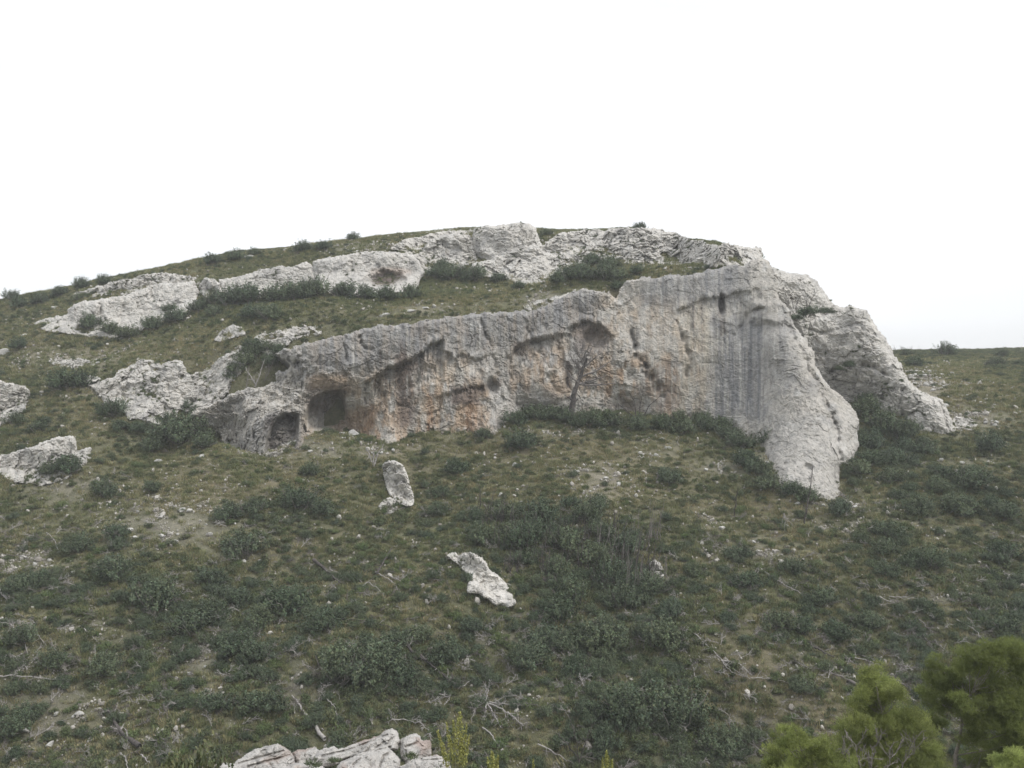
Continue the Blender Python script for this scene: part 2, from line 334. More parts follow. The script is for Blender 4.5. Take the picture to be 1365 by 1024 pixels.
def rock_disp(P, s=1.0, flute=.0, blocks=.5, k=0, bed=None):
    """metres of recess, and how much of an open joint there is"""
    x, y, z = P[..., 0] / s, P[..., 1] / s, P[..., 2] / s
    w = fbm(x / 2.5, y / 2.5, z / 2.5, 4, k + 1, .6) * 1.5
    d = fbm(x / 5, y / 5, z / 5, 4, k) * .8
    msk = sstep(-.3, .3, fbm(x / 3.3, y / 3.3, z / 3.3, 2, k + 19))
    f1, f2, c, t = worley((x + w) / 2.6, (y + w) / 2.6, (z + w * .8 + .25 * x) / 1.6, k + 2)
    j1 = np.exp(-((f2 - f1) / .07) ** 2) * msk
    d = d + blocks * ((c - .5) * 1.3 + 1.5 * t + .6 * j1)
    f1, f2, c, t = worley((x + w * .9) / .95, (y - w * .7) / .95, (z + w * .8 + .25 * x) / .6, k + 7)
    j2 = np.exp(-((f2 - f1) / .10) ** 2) * msk
    d = d + blocks * ((c - .5) * .5 + .75 * t + .3 * j2)
    f1, f2, c, t = worley((x + w * .6) / .4, (y - w * .5) / .4, (z + w * .5) / .3, k + 9)
    d = d + (blocks * .3) * (t * .9 + (c - .5) * .5)
    if flute: d = d + flute * (fbm(x * .9 + w, y * .6, z * .13, 4, k + 11, .62) + .55 * np.abs(fbm(x * 2.2 + w, y, z * .3, 4, k + 12, .6)))
    r = 1 - np.abs(fbm(x * .8, y * .8, z * .7, 5, k + 23, .65)) * 2
    d = d + .15 * r * msk + .2 * fbm(x * 1.9, y * 1.9, z * 1.9, 4, k + 15, .7)
    return d * s, np.clip(np.maximum(j1, .7 * j2) * min(1., blocks * 2.2), 0, 1)

def rock(name, poly, ctrl, T=1.5, R=10, rough=2.5, st=.9, s=1.0, flute=0., blocks=.5, amp=1., k=0, feat=None, colf=None, closed=True, mat=None, parent=None, sm=1e-3, proud=None, smooth=False, grow=0., ampf=None):
    mat = mat or M_rock
    poly = [tuple(map(float, p)) for p in poly]
    xs = [p[0] for p in poly]; ys = [p[1] for p in poly]
    ax = np.arange(min(xs) - 4, max(xs) + 4 + st, st); ay = np.arange(min(ys) - 4, max(ys) + 4 + st, st)
    X, Y = np.meshgrid(ax, ay)
    jx = rough * (fbm(X / 11, Y / 11, o=4, k=k + 81, g=.65)); jy = rough * (fbm(X / 11, Y / 11, o=4, k=k + 91, g=.65))
    ins = inside(X + jx, Y + jy, poly); e = seg_dist(X + jx, Y + jy, poly) * np.where(ins, 1, -1) + grow; ins = e > 0
    if len(ctrl) > 3:
        c = np.array(ctrl, float); D = TPS(c[:, :2], c[:, 2], sm)(X, Y)
    else:
        c = np.array(ctrl, float); A = np.c_[np.ones(len(c)), c[:, :2] / 100]
        q = np.linalg.lstsq(A, c[:, 2], rcond=None)[0]; D = q[0] + q[1] * X / 100 + q[2] * Y / 100
    P0 = W(X, Y, D)
    dis, crk = rock_disp(P0, s, flute, blocks, k); dis = dis * amp * (1 if ampf is None else ampf(X, Y)); crk = crk.reshape(-1)
    if feat is not None: dis = dis + feat(X, Y)
    t = np.clip(e / R, 0, 1); prof = np.sqrt(np.clip(1 - (1 - t) ** 2, 0, 1))
    Df = D + T * (1 - prof) + dis * (0.25 + .75 * np.clip(e / (R * .5), 0, 1))
    if proud is not None:                      # rock that lies on sloping ground stands proud of the ground all over
        hx = np.arange(ax[0], ax[-1] + 5, 5.); hy = np.arange(ay[0], ay[-1] + 5, 5.); H = hits(*np.meshgrid(hx, hy))
        u = (X - hx[0]) / 5; v = (Y - hy[0]) / 5; i = np.clip(u.astype(int), 0, len(hx) - 2); j = np.clip(v.astype(int), 0, len(hy) - 2); u = u - i; v = v - j
        Dt = H[j, i] * (1 - u) * (1 - v) + H[j, i + 1] * u * (1 - v) + H[j + 1, i] * (1 - u) * v + H[j + 1, i + 1] * u * v
        Df = np.minimum(Df, Dt - proud * (.25 + .75 * prof) + (dis - .2) * .7)
    q = ins[:-1, :-1] & ins[:-1, 1:] & ins[1:, 1:] & ins[1:, :-1]
    gi = np.arange(X.size).reshape(X.shape)
    Fq = np.stack([gi[1:, :-1], gi[1:, 1:], gi[:-1, 1:], gi[:-1, :-1]], -1)[q]
    Vf = W(X, Y, Df).reshape(-1, 3)
    used = np.unique(Fq); rem = -np.ones(X.size, int); rem[used] = np.arange(len(used)); Fq = rem[Fq]
    V = Vf[used]; n = len(V)
    E = np.concatenate([Fq[:, [0, 1]], Fq[:, [1, 2]], Fq[:, [2, 3]], Fq[:, [3, 0]]]); key = np.sort(E, 1); kk = key[:, 0].astype(np.int64) * n + key[:, 1]
    u, inv, cnt = np.unique(kk, return_inverse=True, return_counts=True); B = E[cnt[inv] == 1]
    if closed:   # mirrored back sheet
        Db = (D + T * (1 + prof) + .3 * T).reshape(-1)[used]; Vb = W(X.reshape(-1)[used], Y.reshape(-1)[used], Db)
        V2 = np.concatenate([V, Vb]); Fb = Fq[:, ::-1] + n; rim = np.stack([B[:, 1], B[:, 0], B[:, 0] + n, B[:, 1] + n], -1)
        Fa = np.concatenate([Fq, Fb, rim])
        if colf is not None or True: col = np.tile(colour(X.reshape(-1)[used], Y.reshape(-1)[used], V, colf, k, s, crk[used]), (2, 1))
    else:
        bv = np.unique(B); rb = -np.ones(n, int); rb[bv] = np.arange(len(bv)) + n
        dvec = V[bv] / V[bv][:, 1:2]
        rings = []; V2 = [V]; 
        V2.append(V[bv] + dvec * 3.0 + np.array([0, 0, -.15])); V2.append(V[bv] + dvec * 7.0 + np.array([0, 0, -2.5]))
        m = len(bv); r1 = np.stack([B[:, 1], B[:, 0], rb[B[:, 0]], rb[B[:, 1]]], -1); r2 = np.stack([rb[B[:, 1]], rb[B[:, 0]], rb[B[:, 0]] + m, rb[B[:, 1]] + m], -1)
        V2 = np.concatenate(V2); Fa = np.concatenate([Fq, r1, r2]); cc = colour(X.reshape(-1)[used], Y.reshape(-1)[used], V, colf, k, s, crk[used]); col = np.concatenate([cc, cc[bv], cc[bv]])
    if s > .3 and name != 'limestone_cliff': ROCKPTS.append(V[(crk[used] > .35) & (rng.uniform(size=len(V)) < .05)])
    return mesh_obj(name, V2, Fa, mat, col, smooth, parent)
ROCKPTS = []
def colour(px, py, V, colf, k, s, crk):
    main = colf is not None and colf.__name__ == 'col_main'
    c = np.zeros((len(px), 3)) + (np.array([.49, .465, .425]) if main else np.array([.57, .55, .515]))
    n = fbm(V[:, 0] / 2.2 / s, V[:, 1] / 2.2 / s, V[:, 2] / 3.5 / s, 5, k + 101, .6)
    c = lerp(c, [.30, .295, .29], sstep(.0, .5, n) * (.75 if main else .55))
    n = fbm(V[:, 0] / 1.2 / s, V[:, 1] / 1.2 / s, V[:, 2] / 1.2 / s, 4, k + 111, .6)
    c = lerp(c, [.60, .59, .565], sstep(.1, .5, n) * .7)
    if colf is not None: c = colf(px, py, V, c)
    return lerp(c, [.115, .11, .09], crk * .6)
# ---- main cliff with its forward spur
def feat_main(px, py):
    d = 0
    d = d + lip(px, py, [(486, 509), (500, 502), (523, 488), (548, 478), (563, 469), (574, 459), (588, 450)], 2.0, 44)
    d = d + lip(px, py, [(584, 528), (604, 522), (620, 518), (644, 512)], .9, 22)
    d = d + lip(px, py, [(588, 462), (606, 476), (618, 468), (632, 480), (650, 470)], .9, 20)
    d = d + lip(px, py, [(680, 474), (686, 461), (696, 455), (711, 453), (736, 447), (757, 443)], 1.7, 30)
    d = d + lip(px, py, [(757, 436), (775, 428), (800, 433), (815, 446)], 1.4, 26)
    d = d + lip(px, py, [(905, 411), (914, 406), (933, 398), (950, 395), (982, 389), (1012, 384)], .7, 30)
    d = d + lip(px, py, [(460, 434), (500, 430), (560, 434)], .35, 12)
    cave = [(405, 560), (408, 543), (415, 530), (428, 521), (443, 516), (455, 518), (462, 532), (464, 550), (460, 562), (446, 570), (425, 576), (410, 574)]
    e = seg_dist(px, py, cave) * np.where(inside(px + 7 * fbm(px / 13, py / 13, o=3, k=46), py + 7 * fbm(px / 13, py / 13, o=3, k=47), cave), 1, 0); d = d + 3.3 * sstep(0, 7, e)
    cave = [(351, 606), (353, 585), (357, 572), (366, 556), (380, 548), (400, 548), (401, 572), (394, 604)]
    e = seg_dist(px, py, cave) * np.where(inside(px + 7 * fbm(px / 13, py / 13, o=3, k=46), py + 7 * fbm(px / 13, py / 13, o=3, k=47), cave), 1, 0); d = d + 3.6 * sstep(0, 7, e)
    d = d + blob(px, py, 656, 516, 8, 11, 1.6) + blob(px, py, 793, 452, 17, 13, 2.0) + blob(px, py, 962, 406, 4, 13, 1.6)
    d = d + blob(px, py, 757, 503, 5, 15, 1.0) + blob(px, py, 747, 478, 6, 18, .8) + blob(px, py, 1078, 623, 6, 5, .7)
    d = d + gash(px, py, [(843, 441), (849, 474), (862, 494), (875, 512), (888, 526)], 1.1, 5)
    d = d + gash(px, py, [(902, 430), (912, 452), (920, 480), (914, 500)], .7, 3) + gash(px, py, [(640, 425), (655, 465), (668, 505), (690, 540)], .5, 3)
    d = d + gash(px, py, [(700, 430), (722, 470), (742, 520)], .4, 3) + gash(px, py, [(480, 450), (488, 466), (497, 467)], 1.0, 3)
    d = d + gash(px, py, [(460, 450), (461, 500)], .5, 2.5) + gash(px, py, [(977, 446), (988, 434), (999, 416), (1018, 410)], .8, 3)
    d = d + gash(px, py, [(1108, 556), (1118, 580), (1122, 617), (1126, 654)], .9, 5) + gash(px, py, [(1053, 436), (1071, 472), (1084, 502), (1101, 543), (1112, 562)], .7, 4)
    d = d + gash(px, py, [(408, 500), (410, 530)], .8, 4) - .9 * box(px, py, 1000, 1056, 402, 430, 6) * 1.0
    d = d - gash(px, py, [(395, 470), (402, 500), (404, 540)], 1.0, 9)
    return d
def streak(px, py, sx=3.0, sy=40., k=0, lo=.0, hi=.5): return sstep(lo, hi, fbm(px / sx, py / sy, o=3, k=200 + k, g=.6))
def col_main(px, py, V, c):
    st1, st2, st3 = streak(px, py, 5, 60, 1), streak(px, py, 2.2, 35, 2), streak(px, py, 9, 20, 3, -.3, .4)
    topy = np.interp(px, [385, 457, 538, 661, 767, 884, 1010], [460, 447, 430, 416, 389, 370, 346])
    # beige underlayer of the face
    face = box(px, py, 400, 945, 395, 600, 12)
    c = lerp(c, [.45, .37, .285], face * .75 * st3)
    # blue grey patina
    g = np.clip((1 - sstep(35, 75, py - topy)) * box(px, py, 395, 800, 380, 520, 14) * .8, 0, 1)
    g = np.maximum(g, box(px, py, 950, 1022, 425, 560, 14) * .95); g = np.maximum(g, box(px, py, 855, 1000, 350, 412, 12) * .75)
    g = np.maximum(g, box(px, py, 1000, 1062, 412, 520, 18) * .6); g = np.maximum(g, box(px, py, 640, 700, 430, 520, 16) * .35)
    c = lerp(c, [.205, .21, .222], g * (.55 + .45 * streak(px, py, 3.5, 60, 5, -.3, .4)))
    # pale yellow runs
    c = lerp(c, [.47, .43, .36], np.clip(box(px, py, 905, 960, 398, 545, 10), 0, 1) * .6 * streak(px, py, 6, 90, 6, -.3, .3))
    # ochre
    o = box(px, py, 480, 700, 505, 600, 14) * .75 * st3 + box(px, py, 700, 905, 470, 580, 16) * .6 * st3
    o = o + box(px, py, 410, 465, 500, 522, 6) * .8 + box(px, py, 440, 500, 545, 600, 10) * .7
    c = lerp(c, [.41, .30, .21], np.clip(o * .8, 0, 1))
    o = box(px, py, 568, 578, 525, 590, 4) + box(px, py, 622, 640, 535, 590, 5) * .95 + box(px, py, 790, 850, 490, 545, 12) * .6 * st3 + box(px, py, 875, 905, 535, 565, 8) * .7 + box(px, py, 484, 498, 540, 575, 5) * .5
    c = lerp(c, [.38, .23, .135], np.clip(o, 0, 1) * (.45 + .55 * st2))
    # grey-brown films and black runs, plus shade painted under the lips and in caves
    b = box(px, py, 528, 552, 475, 570, 8) * .75 + box(px, py, 500, 640, 455, 515, 14) * .55 * st1 + box(px, py, 600, 640, 515, 540, 5) * .8 + box(px, py, 735, 765, 440, 520, 7) * .65 * st1 + box(px, py, 768, 815, 432, 470, 8) * .55 + box(px, py, 700, 740, 455, 520, 10) * .5 * st1
    b = b + box(px, py, 845, 885, 440, 530, 8) * .45 * st1 + box(px, py, 870, 905, 480, 545, 8) * .4 + box(px, py, 684, 700, 455, 475, 4) * .6
    c = lerp(c, [.17, .135, .115], np.clip(b * 1.25, 0, 1) * .9)
    b = gash(px, py, [(963, 396), (962, 418), (965, 442)], 1, 3.5) + gash(px, py, [(920, 405), (924, 440)], .6, 3) + box(px, py, 408, 462, 515, 558, 9) * (.45 + .35 * st3) + box(px, py, 353, 402, 550, 600, 8) * (.45 + .4 * st3) + gash(px, py, [(645, 515), (664, 512)], .6, 7)  # both cave interiors darkened here, shade put into the rock colour
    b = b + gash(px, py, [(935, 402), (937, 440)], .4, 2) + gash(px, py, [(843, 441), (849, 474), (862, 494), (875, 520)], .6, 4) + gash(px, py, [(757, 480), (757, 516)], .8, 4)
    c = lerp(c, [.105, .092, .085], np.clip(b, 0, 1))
    t = fbm(px / 4.5, py / 70, o=4, k=260, g=.65); c = c * (1 + .24 * np.clip(t, -.6, .5) * box(px, py, 385, 1040, 340, 600, 25))[:, None]
    t = fbm(px / 1.6, py / 45, o=3, k=270, g=.7); c = c * (1 + .24 * np.clip(t, -.6, .6) * box(px, py, 395, 1040, 345, 590, 20))[:, None]
    t = sstep(.12, .4, fbm(px / 3.2, py / 50, o=3, k=280)) * box(px, py, 855, 1000, 395, 560, 15); c = lerp(c, [.52, .50, .45], t * .5)
    # thin white drips
    for x, y0, y1 in ((987, 455, 545), (1032, 445, 483), (910, 380, 392), (471, 460, 505), (414, 480, 505), (863, 378, 400), (882, 385, 410), (950, 470, 490), (640, 420, 470), (628, 430, 445), (820, 395, 430), (845, 460, 480), (543, 500, 530), (1010, 560, 590)):
        c = lerp(c, [.62, .61, .58], .55 * np.exp(-((px - x + 1.2 * fbm(py / 10, py / 10 + x, o=1)) / 1.3) ** 2) * sstep(y0 - 3, y0 + 3, py) * (1 - sstep(y1 - 8, y1 + 3, py)))
    # paler foot of the face and the spur
    c = lerp(c, [.50, .485, .46], np.clip(box(px, py, 655, 740, 520, 590, 14) * .8 + box(px, py, 1030, 1150, 560, 670, 25) * .6 + box(px, py, 740, 880, 530, 560, 8) * .5, 0, 1))
    return c
mainpoly = [(253, 552), (262, 545), (285, 537), (305, 526), (330, 518), (352, 513), (368, 508), (364, 499), (370, 492), (380, 494), (384, 486), (374, 478), (368, 470), (376, 462), (386, 466), (392, 459), (420, 454), (457, 447), (490, 437), (538, 429), (548, 432), (591, 422), (625, 418),
            (661, 415), (714, 414), (732, 403), (750, 394), (770, 386), (790, 385), (812, 390), (822, 397), (826, 384), (836, 374), (860, 369), (884, 368), (905, 366), (933, 362), (955, 358), (971, 353), (985, 354), (996, 350), (1008, 343), (1016, 343), (1022, 345),
            (1032, 358), (1036, 380), (1040, 398), (1052, 412), (1058, 432), (1074, 450), (1084, 468), (1090, 492), (1108, 516), (1125, 530), (1138, 543), (1145, 560), (1144, 590), (1142, 615), (1136, 622), (1127, 627), (1127, 650), (1129, 668),
            (1127, 690), (1030, 690), (1010, 640), (980, 610), (900, 590), (700, 600), (600, 610), (400, 635), (330, 635), (250, 600)]
mb = []
for px, py in MAINBASE: mb.append((px, py, hit(px, py) + .1))
mb += [(982, 580, hit(982, 580)), (1034, 640, hit(1034, 640)), (1094, 666, hit(1094, 666)), (1127, 663, hit(1127, 663) + .3), (1140, 617, hit(1140, 617) + .4)]
mb += [(px, py + 30, d - .5) for px, py, d in mb[::2]]
mc = mb + [(262, 547, 108.5), (300, 530, 109.5), (350, 514, 109.2), (383, 506, 109.5), (390, 462, 108.5), (457, 449, 108.5), (538, 431, 110), (591, 424, 110.5), (661, 417, 112.5), (714, 416, 115), (767, 390, 116.5), (802, 388, 117), (824, 394, 117.8),
           (884, 371, 116.5), (933, 365, 115.5), (971, 357, 114.8), (1010, 348, 114.5), (1030, 395, 111.5), (1000, 430, 112), (980, 500, 111), (940, 450, 112.5), (1050, 450, 108.2), (1022, 500, 108.5), (1060, 520, 104.5), (1080, 500, 105.5), (1070, 580, 100), (1100, 560, 101), (1110, 610, 97.8),
           (1030, 580, 103.5), (1000, 560, 108), (1130, 540, 106), (1142, 570, 103), (1125, 590, 100.5), (1086, 470, 108.5), (1056, 420, 111.5), (440, 500, 107.3), (560, 500, 108.5), (700, 480, 113.5), (850, 450, 115), (720, 540, 113.2), (650, 560, 109), (840, 520, 113.6)]
def amp_main(px, py):
    a = 1 - .62 * box(px, py, 840, 1035, 352, 560, 18) - .3 * box(px, py, 400, 840, 405, 470, 18) + .9 * box(px, py, 240, 404, 500, 615, 10) - .42 * box(px, py, 1015, 1150, 400, 670, 22)
    return a
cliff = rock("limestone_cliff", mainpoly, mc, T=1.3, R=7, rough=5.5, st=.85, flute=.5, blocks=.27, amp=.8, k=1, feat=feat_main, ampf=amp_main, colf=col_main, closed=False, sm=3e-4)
tag(cliff, "long grey and ochre limestone cliff with overhangs, caves and a spur jutting forward", "cliff")

# ---- the second fin, right of the spur, and the knob behind
def col_pale(px, py, V, c): return c
def h_(px, py, o=0): return (px, py, hit(px, py) + o)
fin = [(1056, 433), (1064, 426), (1080, 424), (1092, 415), (1106, 411), (1112, 407), (1131, 406), (1144, 410), (1157, 415), (1166, 430), (1176, 445), (1184, 458), (1196, 478), (1206, 497), (1216, 510), (1228, 521), (1243, 528), (1257, 534), (1262, 545), (1268, 557), (1272, 568), (1280, 576), (1275, 584), (1272, 600),
       (1230, 600), (1200, 580), (1190, 562), (1150, 555), (1110, 550), (1080, 520)]
def feat_fin(px, py):
    return gash(px, py, [(1106, 497), (1120, 488), (1132, 484), (1165, 488), (1180, 500)], 1.0, 3.5) + gash(px, py, [(1134, 438), (1148, 455)], .6, 2.5) + gash(px, py, [(1204, 520), (1200, 545), (1203, 560)], .9, 4) + gash(px, py, [(1070, 440), (1100, 445), (1140, 432)], .5, 2.5) + gash(px, py, [(1256, 540), (1262, 570)], .6, 3)
o = rock("limestone_fin", fin, [(1060, 435, 116), (1110, 412, 118), (1150, 415, 116), (1183, 460, 114), (1090, 470, 117), (1100, 500, 117), (1123, 530, 117), (1146, 536, 116), (1175, 549, 113), (1201, 561, hit(1201, 561) + .2), (1242, 580, hit(1242, 580) + .3), (1268, 583, hit(1268, 583) + .5), (1220, 520, 111), (1257, 540, 109.5), (1160, 480, 113.8)],
         T=2.2, R=16, rough=5, k=22, blocks=.35, flute=.15, feat=feat_fin, amp=.8)
tag(o, "pale limestone fin sloping down to the right behind the cliff's forward spur", "rock outcrop")
o = rock("rounded_outcrop", [(1020, 352), (1036, 358), (1048, 363), (1063, 362), (1078, 367), (1090, 374), (1098, 386), (1108, 400), (1118, 410), (1110, 425), (1060, 440), (1040, 420), (1030, 400)], [(1034, 361, 119), (1090, 376, 120), (1108, 402, 120), (1050, 430, 116), (1100, 425, 118)], T=2.5, R=14, rough=4, k=31, blocks=.3)
tag(o, "rounded grey knob of rock on the skyline behind the top of the spur", "rock outcrop")

# ---- rock pieces around: (name, label, polygon, base points for depth, options)
def col_white(px, py, V, c): return np.clip(c * 1.1, 0, .68)
def outcrop(name, label, poly, base, lean=2.0, T=1.2, R=8, cat="rock outcrop", group=None, **kw):
    """base: px points on the ground line; depth at the top is lean metres farther per 60 px"""
    ctrl = []
    for (px, py) in base:
        d = hit(px, py); ctrl += [(px, py, d + .1), (px, py - 60, d + lean)]
    if len(base) == 1: ctrl.append((base[0][0] + 40, base[0][1], ctrl[0][2]))
    kw.setdefault('proud', .65 * T); kw.setdefault('grow', 2.2)
    o = rock(name, poly, ctrl, T=T, R=R, sm=1e-2, **kw); tag(o, label, cat, group, 'thing'); return o
def feat_m(px, py): return gash(px, py, [(197, 484), (212, 500), (208, 530)], .8, 4) + gash(px, py, [(245, 500), (243, 545)], .9, 4) + gash(px, py, [(160, 520), (200, 512), (240, 505)], .6, 3) + gash(px, py, [(150, 530), (215, 525)], .5, 3)
outcrop("broken_outcrop", "broken white outcrop stepping up left of the cliff above the bushy hollow", [(104, 500), (120, 500), (135, 508), (150, 505), (162, 494), (178, 488), (190, 482), (206, 481), (214, 486), (226, 482), (240, 480), (246, 492), (252, 500), (268, 496), (282, 488), (296, 474), (312, 468), (326, 462), (328, 476), (318, 498), (306, 518), (292, 535), (270, 545), (236, 548), (234, 556), (212, 566), (190, 560), (165, 552), (142, 540), (130, 520)],
        [(105, 500), (142, 537), (170, 550), (205, 560), (235, 556), (292, 536), (318, 505)], lean=6, rough=6, k=41, blocks=.55, feat=feat_m, T=1.6)
outcrop("broken_outcrop", "blocky pale ledge of boulders above the left end of the cliff", [(345, 462), (340, 452), (352, 444), (366, 445), (372, 438), (390, 438), (404, 434), (428, 436), (426, 446), (404, 446), (384, 456), (372, 466), (378, 478), (360, 480)], [(350, 466), (384, 452), (425, 446)], lean=4, rough=6, k=43, blocks=.6, T=.8)
outcrop("low_boulder", "wedge shaped white boulder in the grass above the broken outcrop", [(287, 452), (296, 442), (310, 434), (322, 438), (326, 446), (310, 448), (292, 454)], [(290, 452), (324, 446)], rough=2, k=44, T=.6, R=5, cat="boulder")
# upper band
def feat_b1(px, py): return blob(px, py, 113, 438, 11, 6, 1.2) + gash(px, py, [(133, 405), (137, 430)], .8, 3) + gash(px, py, [(205, 384), (203, 412)], .6, 3) + gash(px, py, [(165, 395), (160, 430)], .5, 3) - .3 * box(px, py, 204, 262, 385, 420, 8)
def feat_b3(px, py): 
    e = blob(px, py, 516, 372, 22, 11, 3.0, 3); return e + gash(px, py, [(421, 352), (426, 372)], .8, 2.5) + gash(px, py, [(470, 345), (466, 378)], .4, 3)
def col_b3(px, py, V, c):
    return lerp(lerp(c, [.32, .24, .19], np.clip(blob(px, py, 520, 364, 26, 8, .7), 0, 1)), [.15, .12, .11], np.clip(blob(px, py, 513, 373, 20, 8, .95), 0, 1))  # tan cave roof; the dark hollow is shade painted into the colour
outcrop("limestone_band", "lowest leftmost wall of the pale rock band below the skyline", [(46, 431), (60, 426), (88, 422), (94, 412), (102, 406), (120, 402), (155, 396), (172, 394), (190, 386), (210, 380), (240, 378), (258, 376), (263, 388), (263, 404), (250, 420), (210, 430), (158, 450), (120, 446), (98, 445), (60, 438)], [(50, 436), (98, 436), (158, 441), (207, 423), (262, 405)], lean=3, rough=4, k=51, feat=feat_b1, blocks=.22, T=1.6, R=9)
outcrop("limestone_band", "thin upper ledge of rock lying just above the leftmost band wall", [(96, 394), (120, 386), (145, 380), (165, 374), (190, 368), (215, 366), (240, 368), (262, 372), (266, 382), (240, 384), (208, 384), (190, 389), (160, 391), (120, 394), (100, 396)], [(98, 397), (150, 393), (190, 389), (258, 382)], lean=4, rough=5, k=52, blocks=.55, T=1.0, R=6)
outcrop("limestone_band", "small split block standing between two longer walls of the rock band", [(266, 380), (272, 372), (285, 374), (292, 380), (292, 396), (280, 398), (266, 388)], [(268, 390), (291, 392)], rough=3, k=53, blocks=.5, T=.8, R=6)
outcrop("limestone_band", "middle wall of the pale rock band with dark bushes along its foot", [(292, 374), (310, 372), (330, 366), (350, 360), (372, 357), (395, 356), (410, 351), (418, 358), (423, 374), (418, 386), (400, 392), (350, 396), (295, 396)], [(295, 389), (345, 387), (404, 386), (422, 380)], lean=3, rough=3.5, k=54, blocks=.22, T=1.4, R=9)
outcrop("limestone_band", "right wall of the pale rock band with a shallow cave in it", [(418, 350), (430, 346), (450, 344), (468, 340), (490, 337), (515, 337), (538, 338), (550, 341), (560, 352), (564, 364), (558, 376), (552, 386), (490, 396), (440, 390), (425, 382), (420, 362)], [(428, 380), (465, 382), (492, 385), (556, 379)], lean=3, rough=3.5, k=55, blocks=.22, T=1.6, R=10, proud=2.6, feat=feat_b3, colf=col_b3)
outcrop("limestone_band", "rounded buttress joining the cave wall to the summit rocks", [(548, 338), (562, 342), (572, 350), (577, 356), (570, 362), (562, 360), (552, 352)], [(566, 360), (576, 356)], rough=3, k=56, T=1.0, R=8)
outcrop("summit_rock", "tallest grey rock knob on the summit skyline", [(630, 322), (632, 308), (645, 303), (662, 301), (676, 300), (690, 299), (706, 300), (714, 306), (718, 318), (722, 330), (720, 350), (700, 362), (680, 360), (650, 345), (636, 340)], [(640, 352), (680, 362), (715, 350)], lean=3, rough=3.5, k=61, blocks=.45, T=2.0, R=12)
outcrop("summit_rock", "broad white slanting slab below the tallest summit knob", [(622, 366), (630, 354), (655, 348), (672, 340), (690, 330), (712, 328), (724, 335), (740, 342), (750, 350), (764, 358), (752, 372), (735, 374), (722, 376), (708, 384), (690, 378), (668, 370), (640, 366)], [(626, 365), (655, 369), (679, 372), (707, 380), (750, 362)], lean=6, rough=5, k=62, blocks=.5, T=1.5, R=9)
outcrop("summit_rock", "grey slab left of the tallest summit knob", [(562, 342), (566, 330), (575, 322), (592, 314), (612, 312), (628, 316), (634, 330), (634, 346), (622, 352), (610, 358), (590, 356), (574, 350)], [(575, 352), (598, 360), (628, 352)], lean=5, rough=5, k=63, blocks=.5, T=1.4, R=9)
outcrop("summit_rock", "low scatter of pale ledges on the crest left of the summit slabs", [(524, 330), (540, 322), (560, 316), (590, 310), (628, 306), (632, 312), (600, 316), (578, 322), (570, 332), (562, 342), (545, 338)], [(540, 335), (570, 330)], lean=5, rough=5, k=64, blocks=.5, T=.6, R=5)
outcrop("summit_rock", "pale slab in the saddle right of the tallest knob", [(716, 342), (722, 330), (736, 318), (748, 311), (776, 308), (800, 307), (812, 312), (806, 326), (788, 334), (770, 338), (748, 344), (728, 346)], [(726, 344), (760, 338), (800, 330)], lean=6, rough=6, k=65, blocks=.6, T=1.0, R=7)
outcrop("summit_rock", "wide rubbly white rock slope on the right shoulder of the summit", [(782, 338), (788, 326), (800, 314), (815, 307), (850, 305), (872, 306), (890, 309), (908, 316), (930, 322), (950, 327), (962, 334), (958, 348), (938, 356), (905, 353), (880, 357), (862, 358), (845, 352), (822, 350), (806, 344)], [(788, 340), (821, 348), (862, 356), (900, 353), (935, 352)], lean=9, rough=7, k=66, blocks=.75, T=1.2, R=8)
outcrop("summit_rock", "pale blocky ledge on the skyline just above the cliff's right end", [(925, 353), (934, 342), (950, 331), (968, 326), (986, 328), (1000, 330), (1013, 331), (1016, 345), (1000, 353), (975, 353), (950, 357)], [(930, 354), (960, 355), (1005, 352)], lean=6, rough=5, k=67, blocks=.55, T=1.0, R=6)
outcrop("summit_rock", "rubbly ledges dropping from the saddle between the summit knob and the white slope", [(736, 346), (748, 340), (768, 338), (784, 336), (800, 342), (790, 350), (770, 352), (752, 352)], [(740, 352), (790, 350)], lean=6, rough=7, k=68, blocks=.7, T=.7, R=5)
outcrop("low_ledge", "low cracked ledge in the grass on the cliff's brow", [(700, 408), (715, 402), (735, 400), (750, 392), (765, 388), (762, 398), (742, 408), (722, 412), (704, 413)], [(704, 411), (758, 397)], lean=6, rough=6, k=69, blocks=.7, T=.5, R=4, s=.7)
outcrop("low_ledge", "line of small white ledges lying on the left grassy shoulder", [(60, 482), (90, 477), (130, 480), (128, 488), (96, 492), (66, 488)], [(66, 487), (124, 486)], lean=6, rough=9, k=70, blocks=.7, T=.4, R=4, s=.6, grow=-.5)
# left edge and lower slope
outcrop("limestone_wall", "cut off pale wall at the left edge beside the bushy hollow", [(-40, 500), (-10, 508), (10, 512), (26, 514), (38, 520), (39, 530), (33, 545), (18, 556), (0, 566), (-40, 575)], [(-30, 560), (5, 558), (34, 545)], lean=2.5, rough=5, k=71, blocks=.5, T=1.6)
outcrop("limestone_wall", "low slanting wall at the left edge with a broken block at its end", [(-40, 622), (-8, 612), (20, 604), (50, 594), (80, 584), (96, 582), (100, 590), (101, 604), (110, 600), (120, 598), (120, 612), (104, 626), (80, 640), (55, 646), (0, 636), (-40, 640)], [(-30, 632), (0, 630), (60, 632), (100, 616)], lean=1.5, rough=3.5, k=72, blocks=.35, T=1.0, R=7)
outcrop("leaning_rock", "upright leaning white rock below the left caves", [(511, 619), (518, 615), (530, 617), (538, 621), (542, 634), (546, 648), (552, 662), (551, 672), (543, 674), (535, 670), (526, 664), (520, 656), (515, 642)], [(518, 656), (545, 671)], lean=1.0, rough=3, k=73, s=.6, T=.9, R=5, proud=1.0, blocks=.75, colf=col_white)
